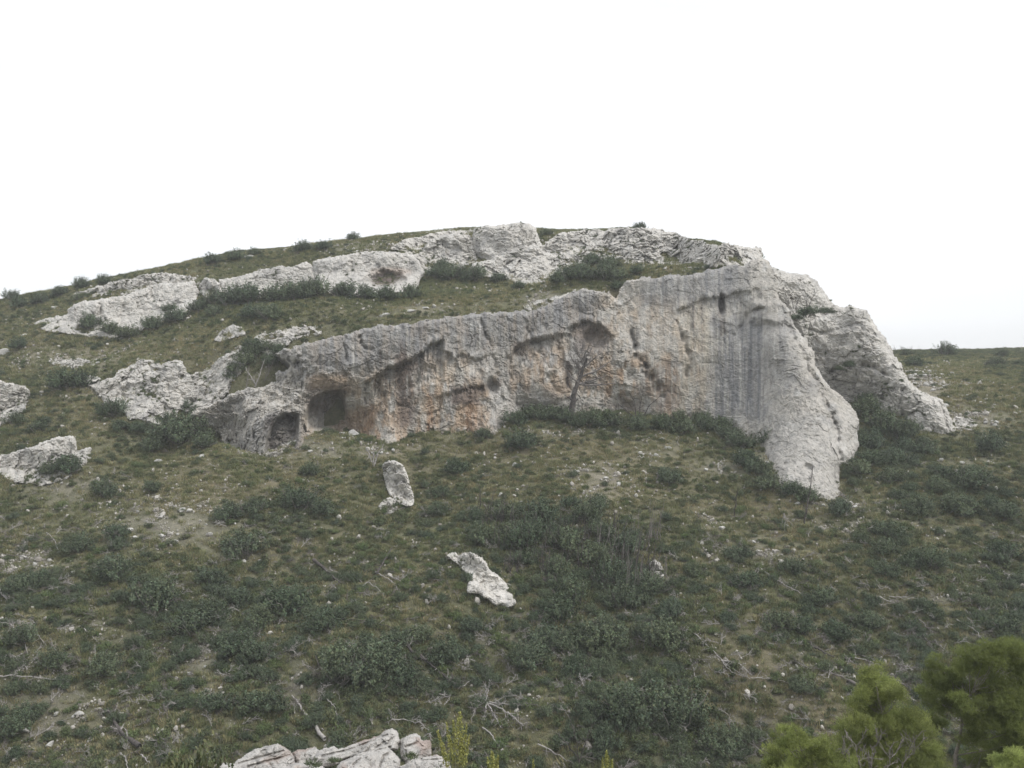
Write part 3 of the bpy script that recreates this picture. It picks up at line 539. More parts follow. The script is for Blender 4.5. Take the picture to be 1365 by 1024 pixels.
outcrop("low_boulder", "low white boulder at the foot of the leaning rock", [(507, 676), (512, 668), (520, 664), (530, 670), (526, 680), (512, 686)], [(508, 682), (528, 679)], lean=3, rough=3, k=74, s=.5, T=.5, R=5, cat="boulder")
outcrop("rock_rib", "ragged white rock rib running down the middle of the slope", [(596, 740), (606, 738), (614, 742), (626, 738), (638, 744), (646, 750), (650, 760), (658, 766), (670, 772), (676, 782), (682, 794), (686, 804), (678, 809), (660, 804), (640, 792), (624, 788), (626, 776), (624, 764), (612, 752)], [(600, 744), (628, 787), (655, 797), (682, 806)], lean=1.6, rough=3.5, k=75, s=.6, T=.9, R=6, proud=1.2, blocks=.45, colf=col_white)
outcrop("low_boulder", "chunky white boulder among the burnt bushes", [(712, 726), (716, 712), (724, 710), (731, 718), (732, 726), (722, 730)], [(714, 726), (731, 725)], rough=2.5, k=76, s=.5, T=.5, R=5, cat="boulder")
outcrop("low_boulder", "upright white boulder right of the burnt bushes", [(867, 752), (873, 747), (880, 752), (884, 764), (883, 772), (874, 772), (870, 762)], [(870, 770), (883, 771)], rough=2.5, k=77, s=.5, T=.5, R=5, cat="boulder")
outcrop("rock_ledge", "flat pale ledge on the ground right of the fin's foot", [(1264, 566), (1275, 556), (1290, 558), (1302, 566), (1300, 571), (1280, 572)], [(1268, 570), (1298, 571)], lean=6, rough=3, k=78, s=.6, T=.5, R=4)
# near outcrop at the bottom edge
near_blocks = [
 ("flat front slab at the left end of the near outcrop", [(262, 1026), (275, 1020), (292, 1018), (310, 1016), (322, 1022), (330, 1040), (270, 1050)], 10.2, 2),
 ("split pinkish slab tilting up to the right", [(306, 1024), (318, 1012), (335, 1001), (352, 995), (370, 991), (378, 995), (386, 999), (393, 1010), (396, 1030), (380, 1060), (310, 1060)], 10.3, 3),
 ("small pale block between the two tilting slabs", [(388, 1004), (396, 998), (410, 997), (420, 996), (430, 1002), (428, 1020), (400, 1030), (390, 1014)], 10.7, 4),
 ("longest tilting slab rising to the peak of the near outcrop", [(408, 1012), (424, 1000), (445, 994), (452, 998), (475, 991), (500, 982), (514, 972), (522, 969), (528, 974), (534, 986), (530, 1000), (490, 1008), (450, 1020), (412, 1026)], 10.6, 5),
 ("lower pale slab under the peak", [(455, 1014), (480, 1004), (515, 992), (526, 1003), (534, 1012), (532, 1060), (440, 1070), (440, 1030)], 10.1, 6),
 ("rounded block right of the peak", [(532, 987), (540, 981), (552, 977), (560, 981), (563, 987), (574, 986), (576, 1004), (570, 1020), (545, 1024), (534, 1010)], 10.5, 7),
 ("thin dark edged slab lying at the right end", [(556, 1016), (562, 1010), (584, 1006), (591, 1010), (598, 1016), (604, 1030), (570, 1040), (556, 1030)], 10.0, 8),
 ("low block filling the gap under the rounded block", [(530, 1022), (545, 1014), (560, 1012), (570, 1018), (600, 1020), (610, 1050), (560, 1080), (525, 1080)], 9.8, 9),
 ("front slab below the split pinkish one", [(352, 1030), (372, 1020), (400, 1016), (430, 1022), (450, 1034), (450, 1080), (350, 1080)], 9.9, 10)]
near = bpy.data.objects.new("near_outcrop", None); sc.collection.objects.link(near)
tag(near, "tilted slabs of pinkish white rock close by at the bottom edge of the view", "rock outcrop")
def feat_near(px, py):
    d = 0
    for L in ([(318, 1018), (345, 1010), (378, 1001)], [(330, 1022), (360, 1014), (390, 1006)], [(430, 1008), (470, 998), (516, 980)], [(450, 1016), (490, 1004), (520, 996)], [(470, 1020), (485, 1008), (500, 985)], [(540, 996), (556, 990), (566, 984)], [(560, 1014), (590, 1012)], [(505, 1024), (512, 1008), (524, 1000)]):
        d = d + .06 * np.exp(-(seg_dist(px + 1.5 * fbm(px / 6, py / 6, o=2), py, L, False) / 1.5) ** 2)
    return d
def col_near(px, py, V, c):
    c = lerp(c, [.52, .50, .48], np.full(len(px), .5)); n = fbm(V[:, 0] * 2.2, V[:, 1] * 2, V[:, 2] * 4, 4, 301)
    return lerp(c, [.44, .33, .285], sstep(.05, .4, n) * .65)
for lab, poly, d, k in near_blocks:
    cx = sum(p[0] for p in poly) / len(poly); cy = sum(p[1] for p in poly) / len(poly)
    o = rock("rock_slab", poly, [(cx, cy, d), (cx + 40, cy - 15, d + .12), (cx, cy - 40, d + .45)], T=.26, R=8, rough=3.5, st=.8, s=.16, blocks=.28, k=300 + k, colf=col_near, mat=M_rock_near, parent=near, amp=.7, feat=feat_near, smooth=False)
    o["label"] = lab
# ------------------------------------------------------------------ vegetation meshes
def leaf_quads(C, N, size, rg, aspect=1.6):
    """small leaf faces at centres C, roughly facing N"""
    n = len(C); N = N / (np.linalg.norm(N, axis=1, keepdims=True) + 1e-9)
    r = rg.normal(size=(n, 3)); t = np.cross(N, r); t /= np.linalg.norm(t, axis=1, keepdims=True) + 1e-9; b = np.cross(N, t)
    s = size * rg.uniform(.6, 1.4, (n, 1)); t = t * s * aspect; b = b * s
    V = np.stack([C - t - b * .3, C - b, C + t, C + b], 1).reshape(-1, 3)
    return V, np.arange(4 * n).reshape(-1, 4)
def tube_mesh(lines, seg=5):
    """lines: list of (points Nx3, radii N)"""
    V = []; F = []; o = 0
    for P, R in lines:
        P = np.asarray(P, float); n = len(P); T = np.gradient(P, axis=0); T /= np.linalg.norm(T, axis=1, keepdims=True) + 1e-9
        a = np.cross(T, [0.13, .21, .97]); a /= np.linalg.norm(a, axis=1, keepdims=True) + 1e-9; b = np.cross(T, a)
        an = np.arange(seg) / seg * 2 * np.pi
        V.append((P[:, None] + np.asarray(R)[:, None, None] * (np.cos(an)[None, :, None] * a[:, None] + np.sin(an)[None, :, None] * b[:, None])).reshape(-1, 3))
        i = np.arange(n - 1)[:, None] * seg; j = np.arange(seg)[None]; j2 = (j + 1) % seg
        F.append(np.stack([i + j, i + j2, i + seg + j2, i + seg + j], -1).reshape(-1, 4) + o); o += n * seg
    return np.concatenate(V), np.concatenate(F)
def shrub_mesh(name, k, leaves=1500, mat=None, size=.05, lobes=9, flat=.62, tw=14):
    rg = np.random.default_rng(k); V = []; F = []; col = []; o = 0
    L = [(rg.uniform(0, .62) ** .8, rg.uniform(0, 2 * np.pi), rg.uniform(.28, .5)) for _ in range(lobes)]
    cs = np.array([(r * math.cos(a), r * math.sin(a), flat * (1 - r * .75) * rg.uniform(.55, .95)) for r, a, s in L]); ss = np.array([l[2] for l in L])
    pick = rg.choice(lobes, leaves, p=ss ** 2 / (ss ** 2).sum()); u = rg.normal(size=(leaves, 3)); u /= np.linalg.norm(u, axis=1, keepdims=True); u[:, 2] = np.abs(u[:, 2]) * .9 + u[:, 2] * .1
    rr = rg.uniform(.55, 1.08, (leaves, 1)) ** .6
    nsh = 16 * lobes; su = rg.normal(size=(nsh, 3)); su /= np.linalg.norm(su, axis=1, keepdims=True); su[:, 2] = np.abs(su[:, 2]) * 1.1; sp = rg.choice(lobes, nsh, p=ss ** 2 / (ss ** 2).sum())
    tip = cs[sp] + su * ss[sp][:, None] * rg.uniform(.85, 1.25, (nsh, 1)) + np.array([0, 0, .06]); sh = rg.integers(0, nsh, leaves); tt = rg.uniform(.25, 1, (leaves, 1)) ** .6; foot = cs[sp] * np.array([.8, .8, .25])
    C = foot[sh] * (1 - tt) + tip[sh] * tt + rg.normal(size=(leaves, 3)) * .035; pick = sp[sh]; u = su[sh] + rg.normal(size=(leaves, 3)) * .3;  C[:, 2] = np.maximum(C[:, 2], .01)
    v, f = leaf_quads(C, u + rg.normal(size=u.shape) * .7 + np.array([0, 0, .5]), size, rg); V.append(v); F.append(f); o = len(v)
    tint = (1 + .16 * rg.normal(size=nsh))[sh] * (1 + .12 * rg.normal(size=lobes))[pick] * rg.uniform(.75, 1.3, leaves)
    hue = np.c_[tint * rg.uniform(.9, 1.15, leaves), tint, tint * rg.uniform(.85, 1.1, leaves)]
    col.append(np.repeat(np.clip(hue, .4, 1.8), 4, 0))
    me = mesh_obj(name, np.concatenate(V), np.concatenate(F), mat or M_shrub, np.concatenate(col), False)
    if tw:
        lines = []
        for _ in range(tw):
            a = rg.uniform(0, 6.28); e = rg.uniform(.3, .9); p1 = np.array([math.cos(a) * e, math.sin(a) * e, rg.uniform(.4, .95) * flat * 1.3]); p0 = np.array([math.cos(a) * .1, math.sin(a) * .1, 0])
            lines.append((np.linspace(p0, p1, 4) + rg.normal(size=(4, 3)) * .04, np.linspace(.018, .006, 4)))
        v, f = tube_mesh(lines, 3); me2 = me.data; bm = bmesh.new(); bm.from_mesh(me2); me2.materials.append(M_twig); cl = bm.loops.layers.color.verify if False else None
        vs = [bm.verts.new(p) for p in v]
        for q in f:
            fc = bm.faces.new([vs[i] for i in q]); fc.material_index = 1
        bm.to_mesh(me2); bm.free()
    sc.collection.objects.unlink(me); return me
def tuft_mesh(name, k, blades=26, h=.34, w=.014, spread=.26, mat=None):
    rg = np.random.default_rng(k); V = []; F = []; n = blades
    a = rg.uniform(0, 6.28, n); r0 = spread * np.sqrt(rg.uniform(0, 1, n)); b0 = np.c_[r0 * np.cos(a), r0 * np.sin(a), np.zeros(n)]
    lean = rg.uniform(.1, .75, n); a2 = a + rg.normal(size=n) * .8; hh = h * rg.uniform(.5, 1.15, n)
    tip = b0 + np.c_[np.cos(a2) * lean * hh, np.sin(a2) * lean * hh, hh * np.cos(lean)]
    mid = (b0 + tip) / 2 + np.c_[np.zeros(n), np.zeros(n), hh * .12]
    s = np.c_[-np.sin(a2), np.cos(a2), np.zeros(n)] * w
    V = np.stack([b0 - s, b0 + s, mid + s * .8, mid - s * .8, tip + s * .15, tip - s * .15], 1).reshape(-1, 3); i = np.arange(n)[:, None] * 6
    F = np.concatenate([i + np.array([0, 1, 2, 3]), i + np.array([3, 2, 4, 5])])
    t = rg.uniform(.7, 1.35, n); col = np.repeat(np.c_[t * rg.uniform(.95, 1.25, n), t, t * .95], 6, 0)
    o = mesh_obj(name, V, F, mat or M_grass, col, False); sc.collection.objects.unlink(o); return o
def stone_mesh(name, k, sub=2, mat=None):
    bm = bmesh.new(); bmesh.ops.create_icosphere(bm, subdivisions=sub, radius=1); rg = np.random.default_rng(k); planes = rg.normal(size=(9, 3)); planes /= np.linalg.norm(planes, axis=1, keepdims=True); dd = rg.uniform(.5, .85, 9)
    sq = rg.uniform(.55, 1, 3)
    for v in bm.verts:
        p = np.array(v.co)
        for q, d in zip(planes, dd):
            t = p @ q
            if t > d: p = p - q * (t - d)
        v.co = Vector(p * sq)
    me = bpy.data.meshes.new(name); bm.to_mesh(me); bm.free(); me.materials.append(mat or M_stone); 
    o = bpy.data.objects.new(name, me); return o
PRO_SHRUB = [shrub_mesh("shrub_source", 100 + i, 5200, M_shrub, .021, lobes=14, flat=.5 + .1 * (i % 3)) for i in range(7)]
PRO_UNDER = [shrub_mesh("scrub_source", 200 + i, 1300, M_under, .036, lobes=7, flat=.55, tw=5) for i in range(6)]
PRO_GREEN = [shrub_mesh("green_source", 250 + i, 2600, M_green, .026, lobes=8, flat=.65, tw=5) for i in range(4)]
PRO_TUFT = [tuft_mesh("tuft_source", 300 + i, 34 + 6 * i, .2 + .03 * i) for i in range(5)]
PRO_STONE = [stone_mesh("stone_source", 400 + i, 1) for i in range(8)]

def gn_scatter(name, pts, rot, scl, idx, protos, mat, label):
    coll = bpy.data.collections.new(name + "_kinds")
    for i, p in enumerate(protos):
        q = bpy.data.objects.new("%s_%02d" % (name, i), p.data); coll.objects.link(q)
    me = bpy.data.meshes.new(name); me.vertices.add(len(pts)); me.vertices.foreach_set("co", np.asarray(pts, np.float32).ravel())
    for nm, tp, v, key in (("rot", 'FLOAT_VECTOR', rot, "vector"), ("scl", 'FLOAT_VECTOR', scl, "vector"), ("kind_idx", 'INT', idx, "value")):
        a = me.attributes.new(nm, tp, 'POINT'); a.data.foreach_set(key, np.asarray(v, np.int32 if tp == 'INT' else np.float32).ravel())
    o = bpy.data.objects.new(name, me); sc.collection.objects.link(o); tag(o, label, None, None, "stuff")
    g = bpy.data.node_groups.new(name, 'GeometryNodeTree'); g.interface.new_socket("Geometry", in_out='INPUT', socket_type='NodeSocketGeometry'); g.interface.new_socket("Geometry", in_out='OUTPUT', socket_type='NodeSocketGeometry')
    gi = g.nodes.new('NodeGroupInput'); go = g.nodes.new('NodeGroupOutput'); ip = g.nodes.new('GeometryNodeInstanceOnPoints'); ci = g.nodes.new('GeometryNodeCollectionInfo')
    ci.inputs['Collection'].default_value = coll; ci.inputs['Separate Children'].default_value = True; ci.inputs['Reset Children'].default_value = True
    ip.inputs['Pick Instance'].default_value = True
    for nm, tp, sk in (("rot", 'FLOAT_VECTOR', 'Rotation'), ("scl", 'FLOAT_VECTOR', 'Scale'), ("kind_idx", 'INT', 'Instance Index')):
        na = g.nodes.new('GeometryNodeInputNamedAttribute'); na.data_type = tp; na.inputs['Name'].default_value = nm; g.links.new(na.outputs['Attribute'], ip.inputs[sk])
    g.links.new(gi.outputs[0], ip.inputs['Points']); g.links.new(ci.outputs[0], ip.inputs['Instance']); g.links.new(ip.outputs[0], go.inputs[0])
    md = o.modifiers.new("scatter", 'NODES'); md.node_group = g
    return o
def visible(x, y, z, lift=.6):
    ok = np.ones(len(x), bool)
    for t in np.linspace(.45, .985, 60):
        ok &= terr(x * t, y * t) < (z + lift) * t + .15
    return ok
# where the rocks are, in photo pixels, so that plants keep off them
ROCKPOLY = [np.array(p) for p in (mainpoly, fin)]
def on_rock(px, py):
    r = np.zeros(len(px), bool)
    for p in ROCKPOLY: r |= inside(px, py, [tuple(q) for q in p])
    return r
def candidates(n, seed, y0=56, y1=185):
    rg = np.random.default_rng(seed); y = np.sqrt(rg.uniform(y0 ** 2, y1 ** 2, n)); x = rg.uniform(-.66, .68, n) * y + 0
    z = terr(x, y); px, py = PX(x, y, z); gz = terr(x, y + .8) - terr(x, y - .8)
    ok = visible(x, y, z) & (gz < 8) & (py < 1075)
    steep = (seg_dist(x, y, stepline, False) < .45) & (px < 985) & (px > 385) & inside(x, y, steppoly)
    under = on_rock(px, py) & (np.array([1.]) * y > 0) & (px > 985) & (py < 540)
    ok &= ~steep & ~under
    return x[ok], y[ok], z[ok], px[ok], py[ok], rg
def slope_tilt(x, y, f=.5):
    gx = (terr(x + .5, y) - terr(x - .5, y)); gy = (terr(x, y + .5) - terr(x, y - .5))
    return np.clip(np.arctan(gy) * f, -.8, .8), np.clip(-np.arctan(gx) * f, -.8, .8)

# grass tufts
x, y, z, px, py, rg = candidates(200000, 11, y1=232)
s_ = patch(SCREE, px, py); dk = patch(DARK, px, py) + .3 * fbm(x / 4, y / 4, o=3, k=35)
keep = rg.uniform(size=len(x)) > np.clip(s_ * .95, 0, .92)
x, y, z, px, py = x[keep], y[keep], z[keep], px[keep], py[keep]; n = len(x)
tx, ty = slope_tilt(x, y); s = rg.uniform(.7, 1.7, n) * (1 + .25 * fbm(x / 5, y / 5, o=2, k=77))
gn_scatter("dry_grass", np.c_[x, y, z - .02], np.c_[tx, ty, rg.uniform(0, 6.28, n)], np.c_[s, s, s * rg.uniform(.6, 1.2, n)], rg.integers(0, 5, n), PRO_TUFT, M_grass, "dry olive grass tufts all over the hillside")
# stones as ground cover
x, y, z, px, py, rg = candidates(560000, 12, y1=165)
m = patch(SCREE, px, py); cl = fbm(x / 2.2, y / 2.2, o=3, k=78) + .5 * fbm(x / .7, y / .7, o=2, k=79)
keep = rg.uniform(size=len(x)) < np.clip(sstep(.0, .55, cl) * (.2 + 1.5 * m) * 1.0, .03, 1)
x, y, z, px, py, m = x[keep], y[keep], z[keep], px[keep], py[keep], m[keep]; n = len(x)
s = np.clip(.07 * np.exp(rg.normal(size=n) * .62), .03, .42)
gn_scatter("white_gravel", np.c_[x, y, z + s * .35 + .07], rg.uniform(-3.14, 3.14, (n, 3)), np.c_[s, s, s * .8], rg.integers(0, 8, n), PRO_STONE, M_stone, "loose white limestone chips scattered over the slope")
# low scrub
x, y, z, px, py, rg = candidates(95000, 13, y1=232)
m = patch(DARK, px, py) - .7 * patch(DRY, px, py) - 1.2 * patch(SCREE, px, py) + .5 * fbm(x / 4, y / 4, o=3, k=35)
keep = rg.uniform(size=len(x)) < np.clip(.42 + .7 * m, .05, .95)
x, y, z, px, py = x[keep], y[keep], z[keep], px[keep], py[keep]; n = len(x); tx, ty = slope_tilt(x, y, .6)
s = rg.uniform(.28, .75, n) * (1 + .3 * fbm(x / 6, y / 6, o=2, k=80)); s *= np.where(py < 420, .8, 1)
gn_scatter("low_scrub", np.c_[x, y, z - .06], np.c_[tx, ty, rg.uniform(0, 6.28, n)], np.c_[s, s, s * rg.uniform(.7, 1.1, n)], rg.integers(0, 6, n), PRO_UNDER, M_under, "low grey green garrigue scrub between the larger shrubs")
n_scrub = n

# shrubs past the countable ones, packed into the dark parts
x, y, z, px, py, rg = candidates(58000, 17, y1=232)
m = patch(DARK, px, py) - .8 * patch(DRY, px, py) - 1.0 * patch(SCREE, px, py) + .5 * fbm(x / 5, y / 5, o=3, k=37) + .55 * sstep(640, 880, py) + .15 * sstep(560, 640, py)
keep = rg.uniform(size=len(x)) < np.clip(-.08 + .42 * m, .01, .5); x, y, z, py = x[keep], y[keep], z[keep], py[keep]; n = len(x); tx, ty = slope_tilt(x, y, .5); s = rg.uniform(.35, 1.05, n) * np.where(py < 500, .7, 1)
gn_scatter("oak_scrub", np.c_[x, y, z - .1], np.c_[tx, ty, rg.uniform(0, 6.28, n)], np.c_[s, s, s * rg.uniform(.7, 1.3, n)], rg.integers(0, 7, n), PRO_SHRUB, M_shrub, "dark evergreen scrub filling in between the larger shrubs")
x, y, z, px, py, rg = candidates(40000, 18, y1=232)
m = .35 + .9 * fbm(x / 6, y / 6, o=3, k=38) - .5 * patch(DRY, px, py) - patch(SCREE, px, py) + .45 * sstep(600, 850, py)
keep = rg.uniform(size=len(x)) < np.clip(m * .35, .01, .5); x, y, z, py = x[keep], y[keep], z[keep], py[keep]; n = len(x); tx, ty = slope_tilt(x, y, .5); s = rg.uniform(.3, .85, n) * np.where(py < 500, .7, 1)
gn_scatter("green_scrub", np.c_[x, y, z - .08], np.c_[tx, ty, rg.uniform(0, 6.28, n)], np.c_[s, s, s * rg.uniform(.6, 1.1, n)], rg.integers(0, 4, n), PRO_GREEN, M_green, "fresher green low bushes mixed through the scrub")
P = np.concatenate(ROCKPTS); P = P[rng.permutation(len(P))[:900]]; n = len(P); s = rng.uniform(.12, .42, n)
gn_scatter("crevice_plants", P + np.array([0, .1, -.05]), np.c_[rng.uniform(.2, .8, n), np.zeros(n), rng.uniform(0, 6.28, n)], np.c_[s, s, s], rng.integers(0, 6, n), PRO_UNDER, M_under, "little plants rooted in the cracks of the outcrops")

# ------------------------------------------------------------------ countable shrubs
SH = [(230, 603, 80, 1.0), (85, 527, 62, .7), (150, 560, 45, .6), (45, 582, 34, .5), (605, 636, 40), (690, 608, 60), (690, 572, 44), (715, 566, 48), (745, 566, 46), (783, 574, 46), (818, 574, 44), (850, 577, 36), (880, 578, 40), (912, 582, 42), (942, 578, 40), (966, 576, 42),
      (985, 603, 46), (1000, 628, 46), (1032, 660, 46), (1058, 668, 44), (1080, 674, 40), (890, 650, 46), (1012, 640, 40), (968, 590, 40), (640, 590, 30), (320, 755, 72), (1160, 565, 50), (1180, 582, 56), (1170, 604, 52), (1205, 592, 50), (1150, 640, 44), (1190, 650, 50), (1148, 600, 40), (1165, 625, 46), (1155, 545, 36),
      (1190, 725, 52), (1245, 765, 52), (1300, 655, 60), (1290, 692, 62), (1345, 755, 56), (1340, 700, 50), (1250, 660, 44), (1230, 690, 50), (1100, 812, 50), (1060, 770, 40), (750, 840, 70), (800, 870, 80), (880, 880, 74), (700, 900, 66), (600, 890, 60), (500, 905, 84), (450, 930, 90), (250, 860, 80), (320, 880, 66), (150, 780, 66), (200, 830, 80), (130, 910, 60),
      (20, 985, 66), (900, 990, 100), (830, 970, 90), (960, 1010, 70), (560, 868, 52), (380, 828, 80), (430, 850, 60), (345, 960, 70), (280, 960, 60), (540, 930, 60), (60, 900, 50), (630, 850, 44), (740, 780, 60), (790, 760, 60), (840, 745, 60), (700, 735, 60), (665, 700, 54), (720, 700, 60), (780, 705, 56), (640, 730, 50), (820, 790, 64), (870, 800, 60), (760, 745, 60), (690, 760, 50), (830, 820, 60), (770, 815, 60), (900, 830, 50), (730, 870, 60),
      (300, 700, 44), (395, 690, 56), (430, 690, 44), (340, 690, 46), (410, 640, 34), (150, 725, 46), (105, 740, 46), (200, 660, 30), (130, 670, 40), (1340, 850, 56), (1040, 850, 50), (1120, 860, 56), (1160, 845, 50), (1000, 790, 50), (985, 750, 44), (1120, 690, 40), (1080, 640, 30), (1240, 610, 44), (1320, 610, 50), (1260, 640, 40),
      (170, 455, 34), (200, 443, 36), (235, 434, 36), (262, 420, 36), (282, 410, 34), (305, 412, 46), (332, 408, 44), (362, 405, 44), (392, 403, 44), (422, 398, 44), (452, 398, 40), (482, 402, 36), (516, 404, 36), (546, 401, 34), (580, 374, 40), (606, 376, 40), (636, 379, 40), (664, 380, 34), (590, 362, 26), (690, 388, 26),
      (758, 374, 36), (790, 356, 34), (815, 360, 36), (772, 378, 46), (806, 380, 46), (828, 378, 34), (745, 382, 30), (850, 368, 24), (330, 430, 40), (356, 433, 36), (120, 446, 34), (145, 450, 34), (472, 321, 22), (985, 334, 26), (20, 414, 28), (52, 408, 26), (105, 388, 26), (340, 343, 24), (285, 354, 30), (315, 350, 30), (400, 340, 36), (430, 336, 30), (855, 309, 24), (135, 384, 24), (730, 316, 24), (78, 398, 30),
      (322, 500, 38), (342, 488, 34), (312, 508, 32), (352, 478, 30), (336, 476, 30), (368, 484, 30), (326, 486, 30), (376, 494, 28), (356, 500, 32), (306, 520, 26), (246, 552, 26), (260, 556, 22), (824, 396, 22), (834, 392, 20), (15, 570, 30), (90, 640, 50), (60, 640, 34), (25, 470, 30), (270, 600, 40), (200, 606, 40), (1212, 475, 20), (1262, 476, 34), (1338, 477, 22), (1225, 490, 30)]
LAND = [("the big burnt shrub left of the caves", 230, 595), ("the left cave", 378, 590), ("the square cave", 435, 560), ("the leaning white rock", 532, 645), ("the ragged white rock rib", 642, 775), ("the tall dead tree", 762, 545), ("the bare bush at the cliff foot", 852, 550),
        ("the chunky white boulder in the thicket", 722, 718), ("the upright boulder by the thicket", 875, 760), ("the rubble strip above the thicket", 812, 648), ("the spur's tip", 1090, 665), ("the thin pole left of the spur's tip", 980, 688), ("the green hollow under the fin", 1165, 585), ("the fin's lower end", 1265, 580),
        ("the long charred trunk", 545, 862), ("the charred log below the leaning rock", 436, 760), ("the white antler branches", 508, 780), ("the uprooted grey crown", 655, 935), ("the lower left charred log", 165, 975), ("the level pale branch at the left edge", 45, 902), ("the white stone at the lower left", 85, 866),
        ("the stony patch on the left", 240, 700), ("the slanting wall at the left edge", 60, 612), ("the broken outcrop", 200, 520), ("the cut off wall at the left edge", 15, 540), ("the lowest wall of the upper band", 150, 420), ("the middle wall of the upper band", 350, 375), ("the small cave of the upper band", 500, 372), ("the tallest summit knob", 680, 330),
        ("the broad white summit slab", 700, 360), ("the rubbly summit slope", 860, 335), ("the notch in the cliff top", 824, 388), ("the far right skyline", 1290, 472), ("the white fan of branches", 1145, 878), ("the clawed bleached branch", 955, 870), ("the grey twig fan below the spur", 1045, 785), ("the grey heap of dead twigs", 1228, 848),
        ("the pale broken branches on the right", 1195, 800), ("the right edge of the slope", 1350, 700), ("the middle young pine", 1175, 950), ("the near slabs", 450, 995), ("the dark bush at the bottom edge", 772, 990), ("the gully's forked dead trunk", 345, 500), ("the small pale tepee of branches", 1046, 697), ("the dark log near the right edge", 1326, 762), ("the left edge pale log end", 10, 798)]
HUES = {}
def zone(px, py, sz):
    big = "large" if sz > 58 else ("medium sized" if sz > 38 else "small")
    nm, lx, ly = min(LAND, key=lambda l: math.hypot(px - l[1], 1.4 * (py - l[2]))); dx, dy = px - lx, (py - ly) * 1.4; near_ = "just " if math.hypot(dx, dy) < 38 else ""
    if abs(dx) > 2.2 * abs(dy): rel = "left of" if dx < 0 else "right of"
    elif abs(dy) > 2.2 * abs(dx): rel = "above" if dy < 0 else "below"
    else: rel = ("above left of" if dx < 0 else "above right of") if dy < 0 else ("below left of" if dx < 0 else "below right of")
    w = "%s%s %s" % (near_, rel, nm)
    lb = "%s dark green shrub %s" % (big, w); lb = lb if len(lb.split()) <= 16 else lb.replace(" sized dark green", "")
    return lb, "shrubs %s" % w
# random further ones where it is dark
x, y, z, px, py, rg = candidates(9000, 14, y1=165)
m = patch(DARK, px, py) - .6 * patch(DRY, px, py) - patch(SCREE, px, py) + .3 * fbm(x / 5, y / 5, o=2, k=36)
o_ = np.argsort(-(m + rg.uniform(0, .9, len(m)))); extra = []
placed = [(s[0], s[1]) for s in SH]
for i in o_:
    if len(extra) >= 297 - len(SH): break
    if min(abs(px[i] - a) + 1.6 * abs(py[i] - b) for a, b in placed) < 24: continue
    if not (-20 < px[i] < 1385 and 400 < py[i] < 1030): continue
    w_ = rg.uniform(22, 52) * (np.interp(py[i], [400, 560, 1000], [.55, .8, 1.15])); placed.append((px[i], py[i])); extra.append((px[i], py[i], w_))
for i, s in enumerate(SH + extra):
    px_, py_, wd = s[:3]; wd = wd * (1.25 if px_ < 600 and 375 < py_ < 470 else 1.1); d = hit(px_, py_); p = W(px_, py_, d); r = wd * d / FPX / 2 * 1.02
    q = PRO_SHRUB[i % 7]; o = bpy.data.objects.new("shrub", q.data); sc.collection.objects.link(o)
    o.location = (p[0], p[1] + r * .35, float(terr(p[0], p[1] + r * .35)) - .08 * r - .05); o.rotation_euler = (.12, 0, rng.uniform(0, 6.28)); hgt = rng.uniform(.85, 1.15)
    o.scale = (r, r, r * hgt * 1.15)
    lb, gr = zone(px_, py_, wd); tag(o, lb, "shrub", gr)

for (a, b_, d_, wd, lb) in [(1078, 420, 112.3, 40, "dark shrub filling the notch between the spur and the rounded outcrop"), (1100, 416, 113.5, 28, "shrub at the right end of the notch above the fin"), (1062, 424, 111.6, 24, "small shrub at the left end of the notch behind the spur"), (1134, 488, 114.0, 26, "small dark shrub growing on the fin's dark ledge"), (1120, 492, 113.8, 20, "smallest shrub at the left of the fin's dark ledge")]:
    q = PRO_SHRUB[len(lb) % 7]; o = bpy.data.objects.new("shrub", q.data); sc.collection.objects.link(o); r = wd * d_ / FPX / 2; p = W(a, b_, d_); o.location = (p[0], p[1] + .3, p[2] - .3); o.rotation_euler = (.1, 0, a); o.scale = (r, r, r * .9); tag(o, lb, "shrub")
# ------------------------------------------------------------------ loose boulders one can point to
def boulder(px, py, w, label, hr=.7, cat="boulder", mat=None, flat=False):
    d = hit(px, py); r = w * d / FPX / 2; o = stone_mesh("boulder", int(px * 7 + py), 3, M_rock if False else M_white)
    me = o.data; ca = None
    p = W(px, py, d); o.location = (p[0], p[1] + r * .5, p[2] + r * hr * .35); o.scale = (r * 1.15, r * 1.05, r * hr * (.6 if flat else 1.15)); o.rotation_euler = (rng.uniform(-.3, .3), rng.uniform(-.3, .3), rng.uniform(0, 6))
    sc.collection.objects.link(o); return tag(o, label, cat, None, "thing")
M_white, nt_, b_ = nodes("pale_boulder"); p_ = posn(nt_)
c_ = mixn(nt_, (.56, .55, .52, 1), (.32, .315, .31, 1), rampn(nt_, noisen(nt_, 2.2, 8, .7, p_), .45, .68)); nt_.links.new(c_, b_.inputs["Base Color"])
bp_ = nt_.nodes.new("ShaderNodeBump"); bp_.inputs["Distance"].default_value = .12; nt_.links.new(noisen(nt_, 5, 8, .7, p_), bp_.inputs["Height"]); nt_.links.new(bp_.outputs[0], b_.inputs["Normal"])
